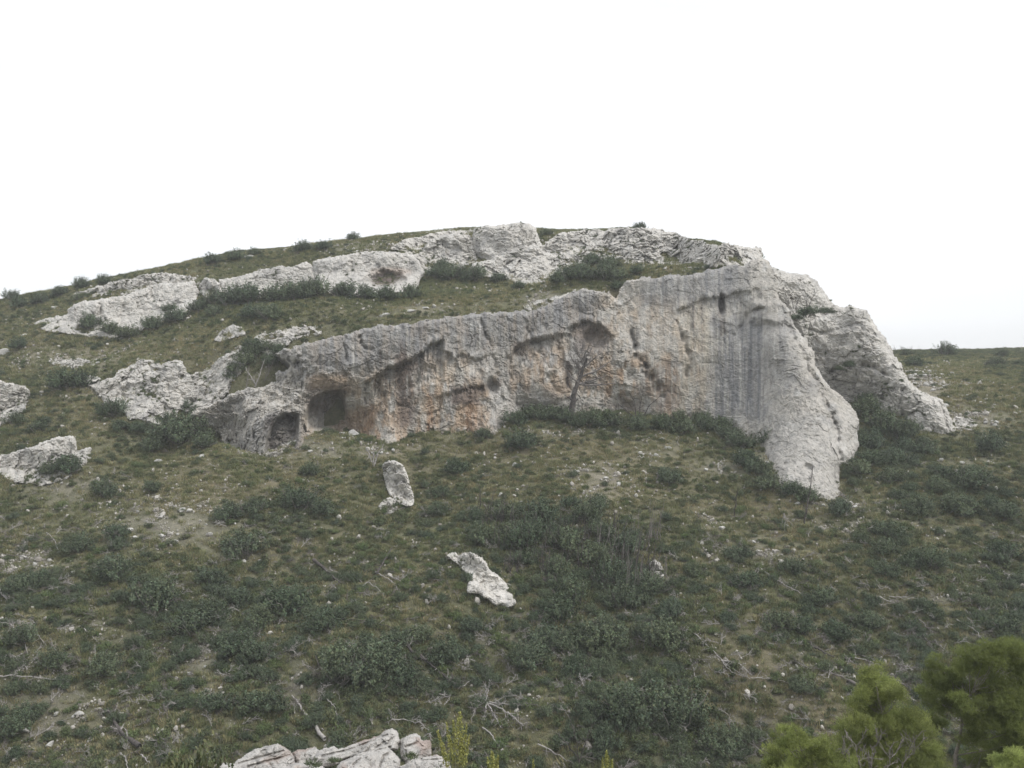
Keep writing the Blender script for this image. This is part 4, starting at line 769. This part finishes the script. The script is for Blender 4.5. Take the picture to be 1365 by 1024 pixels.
for a in [(209, 618, 13, "white boulder just below the big burnt shrub, the left one of two"), (268, 610, 11, "white boulder just below the big burnt shrub, the right one of two"),
          (688, 622, 11, "small square white boulder on the open slope below the cliff's middle"), (30, 450, 14, "rounded white boulder on the left shoulder below the rock band"), (4, 474, 20, "large white boulder cut by the left edge"),
          (85, 866, 12, "white stone at the lower left beside the bleached fallen branches"), (381, 721, 9, "small white stone below the leaning rock, left of centre"), (139, 705, 9, "white stone in the stony patch at the left"),
          (513, 422, 15, "lone white stone in the grass just above the cliff edge"), (888, 361, 15, "white boulder in the grass above the cliff's highest part"), (268, 430, 8, "small white stone among bushes below the rock band"),
          (455, 580, 14, "white rubble block at the foot of the left cave"), (472, 582, 18, "largest rubble block at the foot of the left cave"), (745, 403, 16, "grey block in the rubble on the cliff edge"), (775, 400, 13, "pale block sitting on the edge where the cliff steps up"),
          (718, 404, 14, "low grey stone in the rubble above the cliff edge"), (1186, 609, 8, "white stone in the green hollow below the fin"), (931, 918, 7, "small white stone low on the slope right of centre"), (1130, 500, 12, "white block on the fin's dark ledge"),
          (72, 412, 13, "white boulder on the slope at the left end of the rock band"), (330, 346, 22, "white boulder sticking out near the skyline above the band"), (182, 460, 8, "small white stone in front of the band's lowest bushes"), (1215, 505, 14, "pale block at the top of the rubble right of the fin"),
          (1236, 515, 13, "pale block in the middle of the rubble right of the fin"), (1262, 545, 15, "pale block at the lower end of the rubble right of the fin"), (1327, 568, 9, "white stone on the open slope far right of the fin"), (1015, 655, 9, "white stone beside the foot of the forward spur"),
          (890, 600, 11, "white stone in the rubble below the right half of the cliff"), (1238, 690, 13, "flat white stone on the right part of the slope"), (875, 700, 8, "white stone above the upright boulder by the thicket"), (667, 662, 12, "flat white stone at the top left of the burnt thicket")]:
    boulder(*a)
for a in [(545, 416, 26, "flat white rock plate lying in the grass above the cliff"), (566, 412, 22, "second flat white plate in the grass above the cliff, nearer the middle")]: boulder(*a, hr=.35, flat=True)
# stones of the scree, individually
x, y, z, px, py, rg = candidates(4000, 15, y1=150); m = patch(SCREE, px, py); o_ = np.argsort(-(m + rg.uniform(0, .5, len(m)))); k_ = 0; pl_ = []
PRO_B = [stone_mesh("stone", 700 + i, 2, M_white) for i in range(6)]
for i in o_:
    if k_ > 150: break
    if pl_ and min(abs(px[i] - a) + 2 * abs(py[i] - b) for a, b in pl_) < 9: continue
    pl_.append((px[i], py[i])); k_ += 1; r = rg.uniform(.18, .42); o = bpy.data.objects.new("stone", PRO_B[k_ % 6].data); sc.collection.objects.link(o)
    o.location = (x[i], y[i], z[i] + r * .35); o.scale = (r * 1.2, r, r * .8); o.rotation_euler = tuple(rg.uniform(-.5, .5, 2)) + (rg.uniform(0, 6),)
    w_ = zone(px[i], py[i], 0)[1][7:]; tag(o, ("loose pale limestone rock lying " if len(w_.split()) < 12 else "pale rock ") + w_, "stone", "loose rocks " + w_, "thing")

# ------------------------------------------------------------------ dead wood
def resample(P, n): 
    P = np.asarray(P, float); t = np.r_[0, np.cumsum(np.linalg.norm(np.diff(P, axis=0), axis=1))]; u = np.linspace(0, t[-1], n)
    return np.stack([np.interp(u, t, P[:, k]) for k in range(3)], 1)
def grow(lines, P, R, n, ln, rg, up=.3, depth=2, along=(.15, 1.), spread=.9):
    T = np.gradient(P, axis=0)
    for _ in range(n):
        t = rg.uniform(*along); i = min(int(t * (len(P) - 1)), len(P) - 1); d = T[i] / (np.linalg.norm(T[i]) + 1e-9) + rg.normal(size=3) * spread + np.array([0, 0, up]); d /= np.linalg.norm(d)
        L = ln * rg.uniform(.5, 1.2) * (1.1 - .5 * t); m = 6; q = [P[i]]
        for k in range(m - 1):
            d = d + rg.normal(size=3) * .22 + np.array([0, 0, .05 * up]); d /= np.linalg.norm(d); q.append(q[-1] + d * L / (m - 1))
        q = np.array(q); r = max(R[i] * .55, .008); rr = np.linspace(r, max(r * .25, .006), m); lines.append((q, rr))
        if depth > 1: grow(lines, q, rr, 3 + int(rg.integers(0, 2)), L * .5, rg, up, depth - 1, (.2, 1), spread * .8)
def deadwood(name, label, cat, px_lines, r0, mat, lift=.25, nb=8, ln=1.1, seed=0, up=.15, depth=2, dist=None, spread=.8, rise=None, group=None):
    rg = np.random.default_rng(seed + 5000); main = []; twigs = []
    for li, pl in enumerate(px_lines):
        pts = []
        for j, (px, py) in enumerate(pl):
            if dist is None: d = hit(px, min(py + 4, 1060)) - .25; p = W(px, py, d); 
            else: p = W(px, py, dist + .3 * rg.normal() * (j > 0))
            if dist is None: p[2] = max(p[2], float(terr(p[0], p[1])) + lift)
            pts.append(p)
        P = resample(pts, max(6, 4 * len(pl))); P[1:-1] += rg.normal(size=P[1:-1].shape) * .035; r = r0 if np.isscalar(r0) else r0[min(li, len(r0) - 1)]
        R = np.linspace(r, r * .35, len(P)); main.append((P, R)); grow(twigs, P, R, nb, ln, rg, up, depth, spread=spread)
    root = bpy.data.objects.new(name, None); sc.collection.objects.link(root); root.location = main[0][0][0]; tag(root, label, cat, group, "thing")
    off = np.array(main[0][0][0])
    for i, (P, R) in enumerate(main):
        v, f = tube_mesh([(P - off, R)], 6); mesh_obj("trunk" if i == 0 and R[0] > .08 else "stem", v, f, mat if not isinstance(mat, tuple) else mat[0], None, True, root)
    if twigs:
        v, f = tube_mesh([(P - off, R) for P, R in twigs], 4); mesh_obj("branches", v, f, mat if not isinstance(mat, tuple) else mat[1], None, True, root)
    return root
D_, Cc, Tw = M_dead, M_char, M_twig
# standing
dT = hit(760, 556) - 2.0
deadwood("dead_tree", "tall charred leafless tree standing in front of the ochre cliff", "tree", [[(760, 562), (763, 540), (766, 522), (772, 506), (777, 492), (782, 478)]], .44, (Cc, Cc), nb=3, ln=1., seed=1, dist=dT, up=.4)
rg_ = np.random.default_rng(77); L_ = []; base_ = W(777, 494, dT)
for (a, b) in [(757, 470), (765, 458), (777, 452), (790, 462), (803, 470), (815, 482), (810, 500), (752, 490), (795, 508), (785, 460), (770, 478), (820, 512)]:
    p0 = W(770 + (498 - b) * .12 if b < 500 else 772, min(b + 22, 512), dT); p1 = W(a, b, dT + rg_.uniform(-1.3, 1.3)); P = resample([p0, (p0 * .45 + p1 * .55) + np.array([0, 0, -.12]), p1], 8); P[1:] += rg_.normal(size=(7, 3)) * .06
    R = np.linspace(.13, .04, 8); L_.append((P, R)); grow(L_, P, R, 11, 1.3, rg_, .35, 2)
crown_root = [o for o in sc.objects if o.name == "dead_tree"][0]; off_ = np.array(crown_root.location)
v, f = tube_mesh([(P - off_, R) for P, R in L_], 4); mesh_obj("limbs", v, f, Tw, None, True, crown_root)
deadwood("bare_bush", "dark leafless bush against the foot of the cliff, right of the dead tree", "bush", [[(848, 556), (846, 535), (838, 522)], [(852, 556), (855, 530), (858, 514)], [(858, 556), (866, 540), (880, 528)], [(844, 555), (832, 545), (824, 538)]], .07, Cc, nb=7, ln=1.1, seed=2, dist=hit(852, 557) - .4, up=.4)
deadwood("bare_sapling", "bleached white leafless sapling above the leaning rock", "tree", [[(498, 622), (493, 608), (488, 596)], [(498, 622), (503, 606), (511, 594)], [(498, 620), (498, 600)]], .09, D_, nb=6, ln=.9, seed=3, dist=hit(498, 623) - .2, up=.5)
deadwood("dead_tree", "pale forked dead trunk leaning in the gully left of the cliff", "tree", [[(340, 516), (346, 500), (353, 479)], [(341, 512), (333, 500), (327, 490)]], .09, D_, nb=7, ln=1.1, seed=4, dist=hit(341, 520) - 1.2, up=.5)
deadwood("dead_tree", "dark twiggy dead tree in the gully beside the pale forked trunk", "tree", [[(328, 522), (330, 505), (332, 488)], [(352, 508), (360, 492), (366, 478)]], .06, Tw, nb=8, ln=1.2, seed=5, dist=hit(330, 524) - 1.0, up=.5)
deadwood("dead_pole", "thin dark bare pole standing before the tip of the spur", "tree", [[(1072, 700), (1075, 680), (1079, 660), (1083, 622)]], .085, Cc, nb=10, ln=.7, seed=6, dist=hit(1072, 701), up=.1)
deadwood("dead_pole", "thin dark bare pole standing left of the spur's tip", "tree", [[(979, 688), (981, 668), (984, 648)]], .06, Cc, nb=8, ln=.7, seed=7, dist=hit(979, 689), up=.2)
deadwood("branch_tepee", "small pale tepee of dead branches near the spur's tip", "dead branches", [[(1045, 684), (1040, 706)], [(1046, 684), (1046, 708)], [(1045, 685), (1053, 706)], [(1044, 685), (1058, 703)]], .035, D_, nb=3, ln=.6, seed=8, dist=hit(1046, 708) - .2, up=-.3)
deadwood("bare_bush", "left leafless bush on the rounded outcrop behind the spur", "bush", [[(1058, 412), (1056, 400), (1050, 390)], [(1060, 412), (1064, 400), (1068, 393)]], .05, Cc, nb=7, ln=1.1, seed=9, dist=112.5, up=.5)
deadwood("bare_bush", "right leafless bush on the rounded outcrop behind the spur", "bush", [[(1078, 412), (1082, 398), (1090, 388)], [(1076, 412), (1074, 400), (1070, 392)]], .05, Cc, nb=7, ln=1.1, seed=10, dist=113, up=.5)
deadwood("bare_bush", "leafless twiggy bush on the summit skyline", "bush", [[(858, 309), (856, 303)], [(862, 308), (866, 302)], [(852, 309), (848, 304)]], .03, Tw, nb=6, ln=.7, seed=11, dist=152, up=.6)
deadwood("bare_bush", "leafless bushes on the far skyline right of the fin", "bush", [[(1196, 471), (1192, 463)], [(1200, 471), (1203, 462)], [(1212, 470), (1215, 464)], [(1225, 470), (1227, 466)]], .05, Tw, nb=8, ln=1.4, seed=12, dist=205, up=.5)
deadwood("bare_bush", "dark leafless bush standing at the bottom edge left of the lone weed", "bush", [[(772, 1020), (768, 985), (758, 952)], [(772, 1015), (782, 985), (790, 965)], [(771, 1010), (750, 985), (738, 975)]], .045, Cc, nb=8, ln=.8, seed=13, dist=hit(772, 1024) - .3, up=.4)
# burnt thicket
tk = [(660, 700), (672, 735), (690, 715), (702, 745), (716, 705), (722, 760), (738, 740), (748, 715), (762, 755), (770, 725), (782, 770), (790, 740), (800, 790), (806, 745), (818, 720), (826, 775), (838, 760), (850, 735), (856, 770), (868, 725), (645, 690), (680, 765), (735, 775), (876, 790), (650, 722), (720, 725), (780, 700), (845, 800), (225, 588), (250, 592), (208, 584)]
for i, (a, b) in enumerate(tk):
    d = hit(a, b); ls = []
    for j in range(8): 
        x0 = a + rng.uniform(-14, 14); x1 = x0 + rng.uniform(-2, 12) * (1.3 if a > 800 else .7); h = rng.uniform(22, 52) * (1.25 if a > 800 else .85) * (.75 if a < 300 else 1); ls.append([(x0, b), ((x0 + x1) / 2 + rng.uniform(-2, 2), b - h * .5), (x1, b - h)])
    pale = a > 800 and i % 2
    w_ = zone(a, b, 0)[1][7:]; lab = ("thin charred stems standing " if not pale else "pale leaning burnt stems standing ") + w_
    deadwood("burnt_bush", lab, "bush", ls, .042, Tw if pale else Cc, nb=4, ln=.7, seed=100 + i, dist=d, up=.7, depth=1, spread=.45, group="burnt bushes " + w_)
# fallen
FALL = [("charred log lying on the slope below the leaning rock, pale upper end", [[(418, 746), (434, 759), (455, 778)]], .17, Cc, 3, .5),
 ("pale log end entering at the left edge", [[(-6, 782), (8, 796), (21, 813)]], .17, D_, 3, .6),
 ("charred log with a bleached tip at the lower left", [[(186, 995), (170, 984), (158, 972), (143, 944)]], .19, (Cc, D_), 5, .8),
 ("short bleached log among shrubs above the near slabs", [[(433, 985), (424, 974), (412, 958), (389, 927)]], .15, (D_, Tw), 4, .6),
 ("curved bleached branch lowest of those at the left edge", [[(8, 869), (20, 876), (37, 892)], [(8, 870), (6, 890)]], .06, D_, 6, .9),
 ("spreading bleached branch at the left edge below the log end", [[(8, 824), (20, 838), (30, 850), (37, 870)], [(22, 842), (45, 838)], [(30, 850), (50, 846), (60, 858)]], .06, D_, 8, 1.0),
 ("long thin straight pale branch lying level at the left edge", [[(-5, 900), (40, 902), (95, 907)]], .05, D_, 7, .8),
 ("pale twiggy branch on the left side above the oak shrubs", [[(62, 710), (72, 718), (79, 737)]], .04, D_, 6, .8),
 ("thin bare fallen branch on the left side under the pale twiggy one", [[(0, 738), (30, 742), (60, 755)]], .035, Tw, 6, .9),
 ("small pale forked branch at the lower left between two shrubs", [[(112, 838), (120, 845), (130, 856)]], .04, D_, 5, .6),
 ("pair of bleached sticks at the bottom edge, lower left", [[(161, 1004), (168, 1012), (170, 1030)], [(188, 1006), (200, 1018)]], .06, D_, 4, .6),
 ("white crooked stick right of the lower left log", [[(436, 932), (446, 943), (451, 962)]], .04, D_, 3, .5),
 ("long charred trunk with bleached ends sweeping down the middle of the slope", [[(449, 825), (483, 827), (522, 836), (536, 850)], [(532, 848), (548, 866), (566, 879), (590, 899)], [(588, 897), (607, 914)]], (.05, .15, .11), (Cc, D_), 6, .9),
 ("tangle of white antler like branches left of the rock rib", [[(479, 784), (490, 775), (505, 786), (512, 794)], [(500, 762), (515, 770), (528, 780), (532, 790)], [(520, 768), (540, 778)]], .045, D_, 6, .8),
 ("leaning charred stub above the white antler branches", [[(503, 764), (512, 748), (523, 730)]], .11, Cc, 4, .7),
 ("large uprooted grey crown of branches above the yellow weeds", [[(648, 935), (650, 924), (652, 914)], [(648, 936), (670, 938), (700, 940)], [(646, 936), (634, 944), (628, 958)], [(650, 938), (660, 955), (668, 970)], [(652, 938), (680, 952), (698, 968)], [(646, 934), (634, 926)], [(650, 936), (645, 960)]], .06, D_, 12, 1.1),
 ("small white forked branch left of the uprooted crown", [[(611, 918), (622, 912), (633, 904)]], .04, D_, 3, .5),
 ("charred snag with a pale top right of the rock rib", [[(739, 792), (728, 776), (719, 755)]], .13, Cc, 6, .8),
 ("white stick below the uprooted crown", [[(643, 970), (653, 976), (664, 994)]], .06, D_, 3, .4),
 ("pale curved branch lying just above the near slabs", [[(522, 959), (545, 960), (562, 964), (574, 978)]], .05, D_, 5, .7),
 ("thin pale branch slanting at the bottom, beside the dark bare bush", [[(717, 992), (740, 1004), (770, 1022)]], .05, D_, 4, .7),
 ("long bleached branch with a clawed end right of centre", [[(914, 833), (936, 854), (961, 878), (970, 888), (1000, 905)], [(962, 880), (985, 884), (1002, 900)], [(961, 880), (975, 896), (990, 902)], [(1000, 903), (1030, 905), (1052, 911)]], (.05, .06, .04, .035), D_, 7, .9),
 ("grey fan of twigs below the spur, pale at its top", [[(1019, 762), (1041, 777), (1067, 790), (1080, 812)]], .05, (D_, Tw), 14, 1.3),
 ("pale cluster of broken branches on the right of the slope", [[(1172, 797), (1190, 803), (1208, 810)], [(1185, 795), (1210, 797), (1232, 799)], [(1168, 800), (1176, 808)]], .055, D_, 7, .8),
 ("white fan of branches above the young pines", [[(1126, 875), (1145, 872), (1170, 882)], [(1126, 875), (1138, 884)], [(1127, 876), (1150, 878), (1175, 888)]], .05, D_, 7, .8),
 ("grey log lying above the middle young pine", [[(1146, 914), (1128, 905), (1105, 895)]], .14, Tw, 4, .6),
 ("thin pale branches right of the white fan", [[(1275, 826), (1300, 840), (1316, 862)], [(1290, 824), (1300, 836)]], .045, D_, 6, .9),
 ("pale branch high on the right edge of the slope", [[(1297, 724), (1315, 732), (1330, 743)]], .045, D_, 6, .7),
 ("dark log near the right edge", [[(1316, 768), (1326, 760), (1336, 756)]], .12, Cc, 3, .6),
 ("big grey heap of fine dead twigs right of the white fan", [[(1215, 826), (1230, 845), (1246, 868)], [(1210, 830), (1222, 850)], [(1225, 826), (1250, 850)]], .05, Tw, 16, 1.6),
 ("grey dead crown lying just above the gap between the pines", [[(1190, 905), (1210, 915), (1232, 932)], [(1180, 900), (1215, 905), (1240, 915)]], .05, Tw, 16, 1.5),
 ("thin grey fallen branches on the left, above the lower shrubs", [[(40, 790), (70, 782), (95, 775)], [(50, 800), (80, 790)]], .035, Tw, 8, 1.0),
 ("white stick cluster at the right end of the long charred trunk", [[(585, 925), (600, 930), (592, 940)], [(540, 840), (548, 855)]], .04, D_, 4, .6),
 ("short dark log right of the green shrubs at the lower right", [[(1085, 862), (1100, 870), (1112, 876)]], .1, Cc, 3, .5)]
for i, (lab, ls, r, mt, nb, ln) in enumerate(FALL): deadwood("fallen_branch" if "log" not in lab else "fallen_log", lab, "log" if "log" in lab else "dead branches", ls, r, mt, lift=.22, nb=nb, ln=ln, seed=300 + i, up=.12)
# dead twigs as litter
def twig_mesh(k):
    rg = np.random.default_rng(k); L = []; P = resample([(0, 0, 0), (.4, rg.uniform(-.1, .1), .12), (1, rg.uniform(-.2, .2), .2)], 6); L.append((P, np.linspace(.022, .008, 6))); grow(L, P, L[0][1], 9, .6, rg, .1, 2, spread=.6)
    v, f = tube_mesh(L, 3); o = mesh_obj("twig_source", v, f, D_ if k % 2 else Tw, None, False); sc.collection.objects.unlink(o); return o
x, y, z, px, py, rg = candidates(8500, 16, y1=120)
m = sstep(560, 900, py) * (1 - .5 * sstep(400, 620, px) * (1 - sstep(620, 900, py))); keep = rg.uniform(size=len(x)) < m * .8; x, y, z = x[keep], y[keep], z[keep]; n = len(x); s = rg.uniform(.5, 1.5, n)
gn_scatter("twig_litter", np.c_[x, y, z + .2], np.c_[rg.uniform(-.2, .5, n), rg.uniform(-.3, .3, n), rg.uniform(0, 6.28, n)], np.c_[s, s, s], rg.integers(0, 6, n), [twig_mesh(900 + i) for i in range(6)], Tw, "broken grey and bleached twigs littering the burnt slope")

# ------------------------------------------------------------------ near pines and weeds
def needle_tufts(C, N, rg, nn=13, L=.085, w=.0085):
    n = len(C); d = N[:, None] * .7 + rg.normal(size=(n, nn, 3)) * .55; d /= np.linalg.norm(d, axis=2, keepdims=True); r = rg.normal(size=(n, nn, 3)); s = np.cross(d, r); s /= np.linalg.norm(s, axis=2, keepdims=True)
    b = C[:, None] + rg.normal(size=(n, nn, 3)) * .035; l = L * rg.uniform(.6, 1.2, (n, nn, 1))
    V = np.stack([b - s * w, b + s * w, b + d * l], 2).reshape(-1, 3); return V, np.arange(len(V)).reshape(-1, 3)
def pine(label, base, blobs, d, seed, dens=1., green=1.0, trunk=None, r0=.11):
    rg = np.random.default_rng(seed); bx, by = (base - 682.5) / FPX * d, d; bz = float(terr(bx, by)); root = bpy.data.objects.new("young_pine", None); sc.collection.objects.link(root); root.location = (bx, by, bz - .1); tag(root, label, "pine tree", None, "thing"); off = np.array(root.location)
    top = min(b[1] for b in blobs); tp = [np.array([bx, by, bz - .1])] + [W(a, b, d) for a, b in (trunk or [(base, 1040), (base + 3, (top + 1040) / 2), (np.mean([b[0] for b in blobs if b[1] < top + 25]), top + 12)])]
    P = resample(tp, 16); P[1:-1, :2] += rg.normal(size=(14, 2)) * .02; R = np.linspace(r0, .006, 16); v, f = tube_mesh([(P - off, R)], 8); mesh_obj("trunk", v, f, M_bark, None, True, root)
    L = []; C = []; N = []; T = []
    for (a, b, r) in blobs:
        rm = r * d / FPX; c = W(a, b, d + rg.uniform(-.8, .8)); j = int(np.argmin(np.abs(P[:, 2] - (c[2] - rm * .8)))); j = min(j, 13)
        Q = resample([P[j], P[j] * .5 + c * .5 + np.array([0, 0, -.12]), c], 7); RR = np.linspace(R[j] * .3 + .006, .005, 7); L.append((Q, RR)); grow(L, Q, RR, 6, rm * 1.0, rg, .3, 1)
        n = int(640 * dens * (rm / .5) ** 2); u = rg.normal(size=(n, 3)); u /= np.linalg.norm(u, axis=1, keepdims=True); u[:, 2] = np.where(u[:, 2] < -.35, -u[:, 2], u[:, 2])
        sub = c + rg.normal(size=(7, 3)) * rm * np.array([.5, .5, .35]); k = rg.integers(0, 7, n)
        cc = sub[k] + u * rm * rg.uniform(.2, .85, (n, 1)) * np.array([1, 1, .8]); C.append(cc); N.append(u + np.array([0, 0, .9])); T.append((.72 + .5 * rg.uniform(size=7))[k] * rg.uniform(.8, 1.2, n) * green)
    C = np.concatenate(C); N = np.concatenate(N); T = np.concatenate(T); N /= np.linalg.norm(N, axis=1, keepdims=True)
    v, f = needle_tufts(C - off, N, rg); t = np.repeat(T, 39); cr = mesh_obj("crown", v, f, M_pine, np.c_[t * 1.02, t, t], False, root); cr["kind"] = "stuff"
    v, f = tube_mesh([(q - off, r) for q, r in L], 4); mesh_obj("limbs", v, f, M_bark, None, True, root)
    return root
pine("slim bright green young pine, the middle one at the lower right", 1180, [(1166, 904, 15), (1158, 914, 16), (1182, 916, 17), (1150, 930, 18), (1172, 934, 18), (1196, 932, 16), (1160, 955, 22), (1190, 955, 24), (1208, 965, 18), (1145, 962, 16), (1140, 982, 20), (1170, 985, 24), (1205, 985, 24), (1225, 975, 16), (1130, 1003, 20), (1165, 1010, 26), (1200, 1012, 26), (1235, 995, 18), (1240, 1018, 20), (1180, 1035, 30), (1220, 1040, 26)], 27, 1, .9)
pine("broad dark green young pine cut by the right edge", 1282, [(1310, 880, 20), (1330, 872, 18), (1350, 872, 20), (1372, 875, 22), (1292, 892, 18), (1252, 890, 13), (1246, 905, 14), (1262, 910, 18), (1282, 912, 18), (1305, 908, 20), (1335, 905, 24), (1362, 905, 24), (1240, 930, 15), (1262, 938, 18), (1290, 940, 16), (1318, 938, 22), (1345, 940, 24), (1372, 945, 26), (1300, 962, 18), (1325, 970, 22), (1352, 975, 24), (1380, 980, 24), (1300, 990, 16), (1330, 1000, 24), (1362, 1012, 28), (1250, 965, 12), (1315, 1025, 24), (1350, 1040, 28), (1240, 1000, 12)], 29, 2, .9, .82, trunk=[(1272, 1040), (1273, 1005), (1282, 975), (1280, 950), (1296, 925), (1320, 895)], r0=.14)
pine("low pale green young pine, the leftmost at the lower right", 1075, [(1052, 980, 10), (1046, 992, 12), (1065, 990, 14), (1082, 994, 15), (1100, 1000, 14), (1040, 1008, 14), (1060, 1010, 18), (1085, 1014, 20), (1110, 1015, 16), (1128, 1022, 14), (1030, 1025, 15), (1060, 1035, 24), (1100, 1035, 24)], 25, 3, .75, 1.1)
pine("tip of a bright pine crown in the lower right corner", 1356, [(1350, 1012, 12), (1362, 1014, 14), (1338, 1020, 12), (1356, 1030, 20), (1335, 1035, 16), (1372, 1030, 16)], 21, 4, 1.1, 1.15)
deadwood("bare_bush", "grey leafless bush in front of the middle young pine", "bush", [[(1150, 1040), (1142, 1000), (1128, 975)], [(1160, 1040), (1165, 1005), (1172, 980)], [(1175, 1040), (1190, 1010), (1205, 985)], [(1190, 1040), (1212, 1010), (1222, 980)], [(1145, 1040), (1132, 1015), (1122, 1000)]], .02, Tw, nb=9, ln=.7, seed=700, dist=24.5, up=.7)
def weed(label, x0, top, d, spires, seed):
    rg = np.random.default_rng(seed); root = bpy.data.objects.new("flowering_weed", None); sc.collection.objects.link(root); bz = float(terr((x0 - 682.5) / FPX * d, d)); root.location = ((x0 - 682.5) / FPX * d, d, bz); tag(root, label, "plant", None, "thing"); off = np.array(root.location)
    L = []; C = []; N = []
    for (xa, ya, xb, yb, wd) in spires:
        p0 = off.copy(); p1 = W(xa, ya, d + rg.uniform(-.1, .1)); p2 = W(xb, yb, d + rg.uniform(-.1, .1)); P = resample([p0, p1, p2], 12); L.append((P, np.linspace(.006, .002, 12)))
        n = int(wd * 46); t = rg.uniform(0, 1, n) ** .9; c = p1 + (p2 - p1) * t[:, None]; rad = wd / FPX * d * (1.05 - t) ** .6 * np.sqrt(rg.uniform(0, 1, n)); a = rg.uniform(0, 6.28, n)
        cl = fbm(t * 14 + seed, a * 1.5, o=2, k=seed); C.append(c + np.c_[np.cos(a) * rad, np.sin(a) * rad, rg.normal(size=n) * .01] + np.array([0, 0, 1]) * (rad * .5)[:, None]); N.append(rg.normal(size=(n, 3)))
    C = np.concatenate(C); N = np.concatenate(N); v, f = leaf_quads(C - off, N, .0065, rg, 1.5); t = np.repeat(rg.uniform(.6, 1.25, len(C)), 4)
    o = mesh_obj("flower_spikes", v, f, M_weed, np.c_[t, t, t * .9], False, root); o["kind"] = "stuff"; v, f = tube_mesh([(P - off, R) for P, R in L], 4); mesh_obj("stems", v, f, M_weed, np.full((len(v), 3), .7), True, root)
weed("tall yellow green flowering weed beside the near slabs", 612, 950, 9, [(612, 1010, 613, 949, 9), (608, 1000, 604, 962, 4), (602, 1005, 595, 964, 4), (598, 1018, 583, 976, 4), (618, 1010, 622, 966, 4), (620, 1020, 626, 980, 3), (606, 1020, 600, 985, 4), (616, 1024, 615, 985, 7), (596, 1024, 588, 995, 4)], 1)
weed("short yellow green weed spike just right of the tallest one", 657, 1000, 9, [(657, 1030, 656, 1003, 6), (652, 1030, 650, 1010, 3), (662, 1030, 664, 1008, 3)], 2)
weed("lone pale yellow weed spike at the bottom edge right of centre", 809, 1000, 9, [(809, 1035, 809, 1003, 6), (804, 1035, 803, 1012, 3), (815, 1035, 816, 1014, 3)], 3)
weed("tiny weed tip between the two short yellow ones", 711, 1015, 9, [(711, 1035, 711, 1014, 2.5)], 4)
# herbs round the near slabs
PRO_HERB = [shrub_mesh("herb_source", 600 + i, 1500, M_under, .035, lobes=8, flat=.8, tw=10) for i in range(3)]
for i, (a, b, w, lab) in enumerate([(268, 1016, 46, "loose leafy herb left of the near slabs, the leftmost"), (300, 1012, 30, "loose leafy herb right against the tilted pinkish slab"), (446, 1012, 22, "small green herb growing in the crack of the near slabs"), (548, 1006, 22, "green herb growing under the rounded near block"), (418, 1016, 26, "low herb between the two tilted near slabs"), (240, 1022, 40, "leafy herb at the bottom edge left of the near slabs"), (585, 1022, 20, "small herb at the right end of the near slabs")]):
    d = 10.0; p = W(a, b, d); r = w * d / FPX / 2 * (1 if 330 < a < 600 else 1.7); o = bpy.data.objects.new("herb", PRO_HERB[i % 3].data); sc.collection.objects.link(o); gz = float(terr(p[0], p[1])); onrock = 330 < a < 600
    o.location = (p[0], p[1], p[2] - r * .5 if onrock else gz); o.scale = (r, r, r * .8 if onrock else min(max((p[2] - gz) / .8, r), 3 * r)); tag(o, lab, "herb", None, "thing")

# ------------------------------------------------------------------ thin haze in the air between here and the hill
bm = bmesh.new(); bmesh.ops.create_cube(bm, size=1.0); me = bpy.data.meshes.new("haze"); bm.to_mesh(me); bm.free(); hz = bpy.data.objects.new("haze", me); sc.collection.objects.link(hz)
zmin, zmax = float(GZ.min()) - 1, float(max(GZ.max(), 34)) + 3
hz.scale = (1640, 900, zmax - zmin); hz.location = (0, 380, (zmin + zmax) / 2)
mh = bpy.data.materials.new("haze_air"); mh.use_nodes = True; nh = mh.node_tree; nh.nodes.remove(nh.nodes["Principled BSDF"]); pv = nh.nodes.new("ShaderNodeVolumePrincipled"); pv.inputs["Density"].default_value = .0006; pv.inputs["Color"].default_value = (.97, .985, 1, 1); nh.links.new(pv.outputs[0], nh.nodes["Material Output"].inputs["Volume"]); me.materials.append(mh)
tag(hz, "thin pale haze over the valley", None, None, "stuff")
